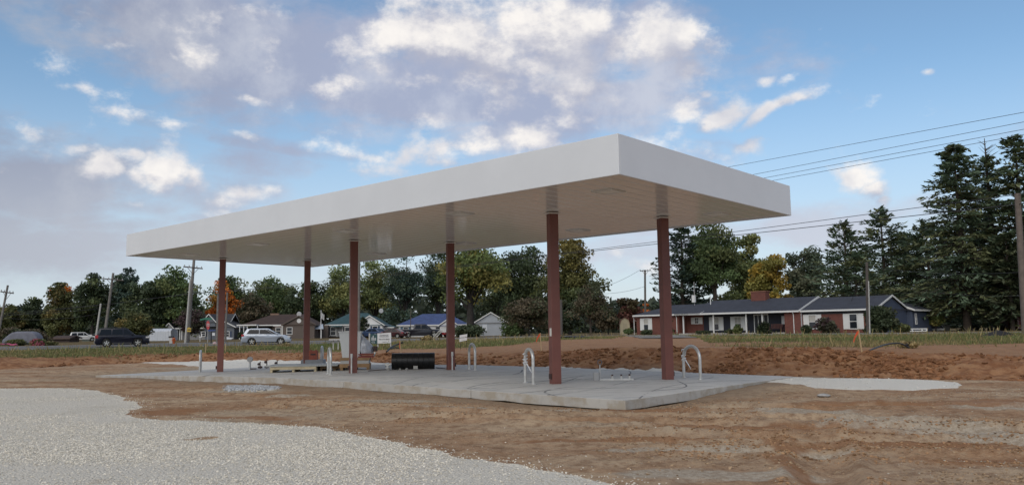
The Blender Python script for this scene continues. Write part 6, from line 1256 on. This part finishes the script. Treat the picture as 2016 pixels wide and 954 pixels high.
def dirt_pts(n, ymin, ymax, xmin, xmax, f):
    x = rng.uniform(xmin, xmax, n); u = rng.random(n); y = 1/(1/ymin+(1/ymax-1/ymin)*u); a, b = xy2ab(x, y); k = (slab_dist(a, b) > .05) & (gravel_mask(x, y) < .2) & (rng.random(n) < f(x, y)); x, y = x[k], y[k]; return np.stack([x, y, H(x, y)], 1)
def bankf(x, y): _, Ys = Hbase(x, y); return sstep((y-Ys[0]+.8)/.6)*(1-sstep((y-Ys[1]-.2)/1.5))*np.clip(.35+2*vnoise(x*.8, y*.8), .04, 1)
scatter('dirt_clods', dirt_pts(60000, 21, 56, -26, 18, bankf), .03, .13, clod, .7)
def nearf(x, y): return np.clip(.0+1.0*vnoise(x*.6+8, y*.9), .008, .4)
scatter('dirt_crumbs', dirt_pts(110000, 8.5, 26, -12, 15, nearf), .006, .030, clod_n, .6)
def peb(x, y): return np.clip(-.05+1.3*vnoise(x*.28+2, y*.7+9), .0, .6)*(x > 1)+.012
scatter('gravel', dirt_pts(70000, 8.5, 24, -8, 16, peb), .006, .018, mat('tan_stone', (.42, .37, .29), .9, randomize=.4), .6)
def edge_pts(n):
    x = rng.uniform(-12, 2.2, n); y = rng.uniform(8.5, 24, n); d = poly_sd(GRAV[0], x, y); k = (rng.random(n) < .5*np.exp(-np.abs(d)/.14)+.05*np.exp(-np.maximum(-d, 0)/.45)*(d < 0))&(d > -2.2); x, y = x[k], y[k]; return np.stack([x, y, H(x, y)+.004], 1)
scatter('gravel', edge_pts(90000), .005, .016, stone, .6)
def rut_pts():
    out = []
    for (ax, ay, bx, by, dep) in RUTS[:6]:
        n = 900; t = rng.random(n); s_ = rng.choice([-.5, .5], n)+rng.normal(size=n)*.09; L = math.hypot(bx-ax, by-ay); nx_, ny_ = -(by-ay)/L, (bx-ax)/L; keep = vnoise(t*9, t*0+ax) > -.12
        out.append(np.stack([ax+(bx-ax)*t+nx_*s_, ay+(by-ay)*t+ny_*s_], 1)[keep])
    p = np.concatenate(out); a, b = xy2ab(p[:, 0], p[:, 1]); p = p[(slab_dist(a, b) > .2) & (gravel_mask(p[:, 0], p[:, 1]) < .2)]; return np.stack([p[:, 0], p[:, 1], H(p[:, 0], p[:, 1])], 1)
scatter('dirt_clods', rut_pts(), .007, .030, mat('rut_clod', (.33, .20, .11), .95, spec=.1, randomize=.45), .7)
lump('stone_slab', (7.1, 18.9, gz(7.1, 18.9)+.03), .14, rock, 'flat pale stone chunk lying on the dirt below the pad corner', 'stone', .3)
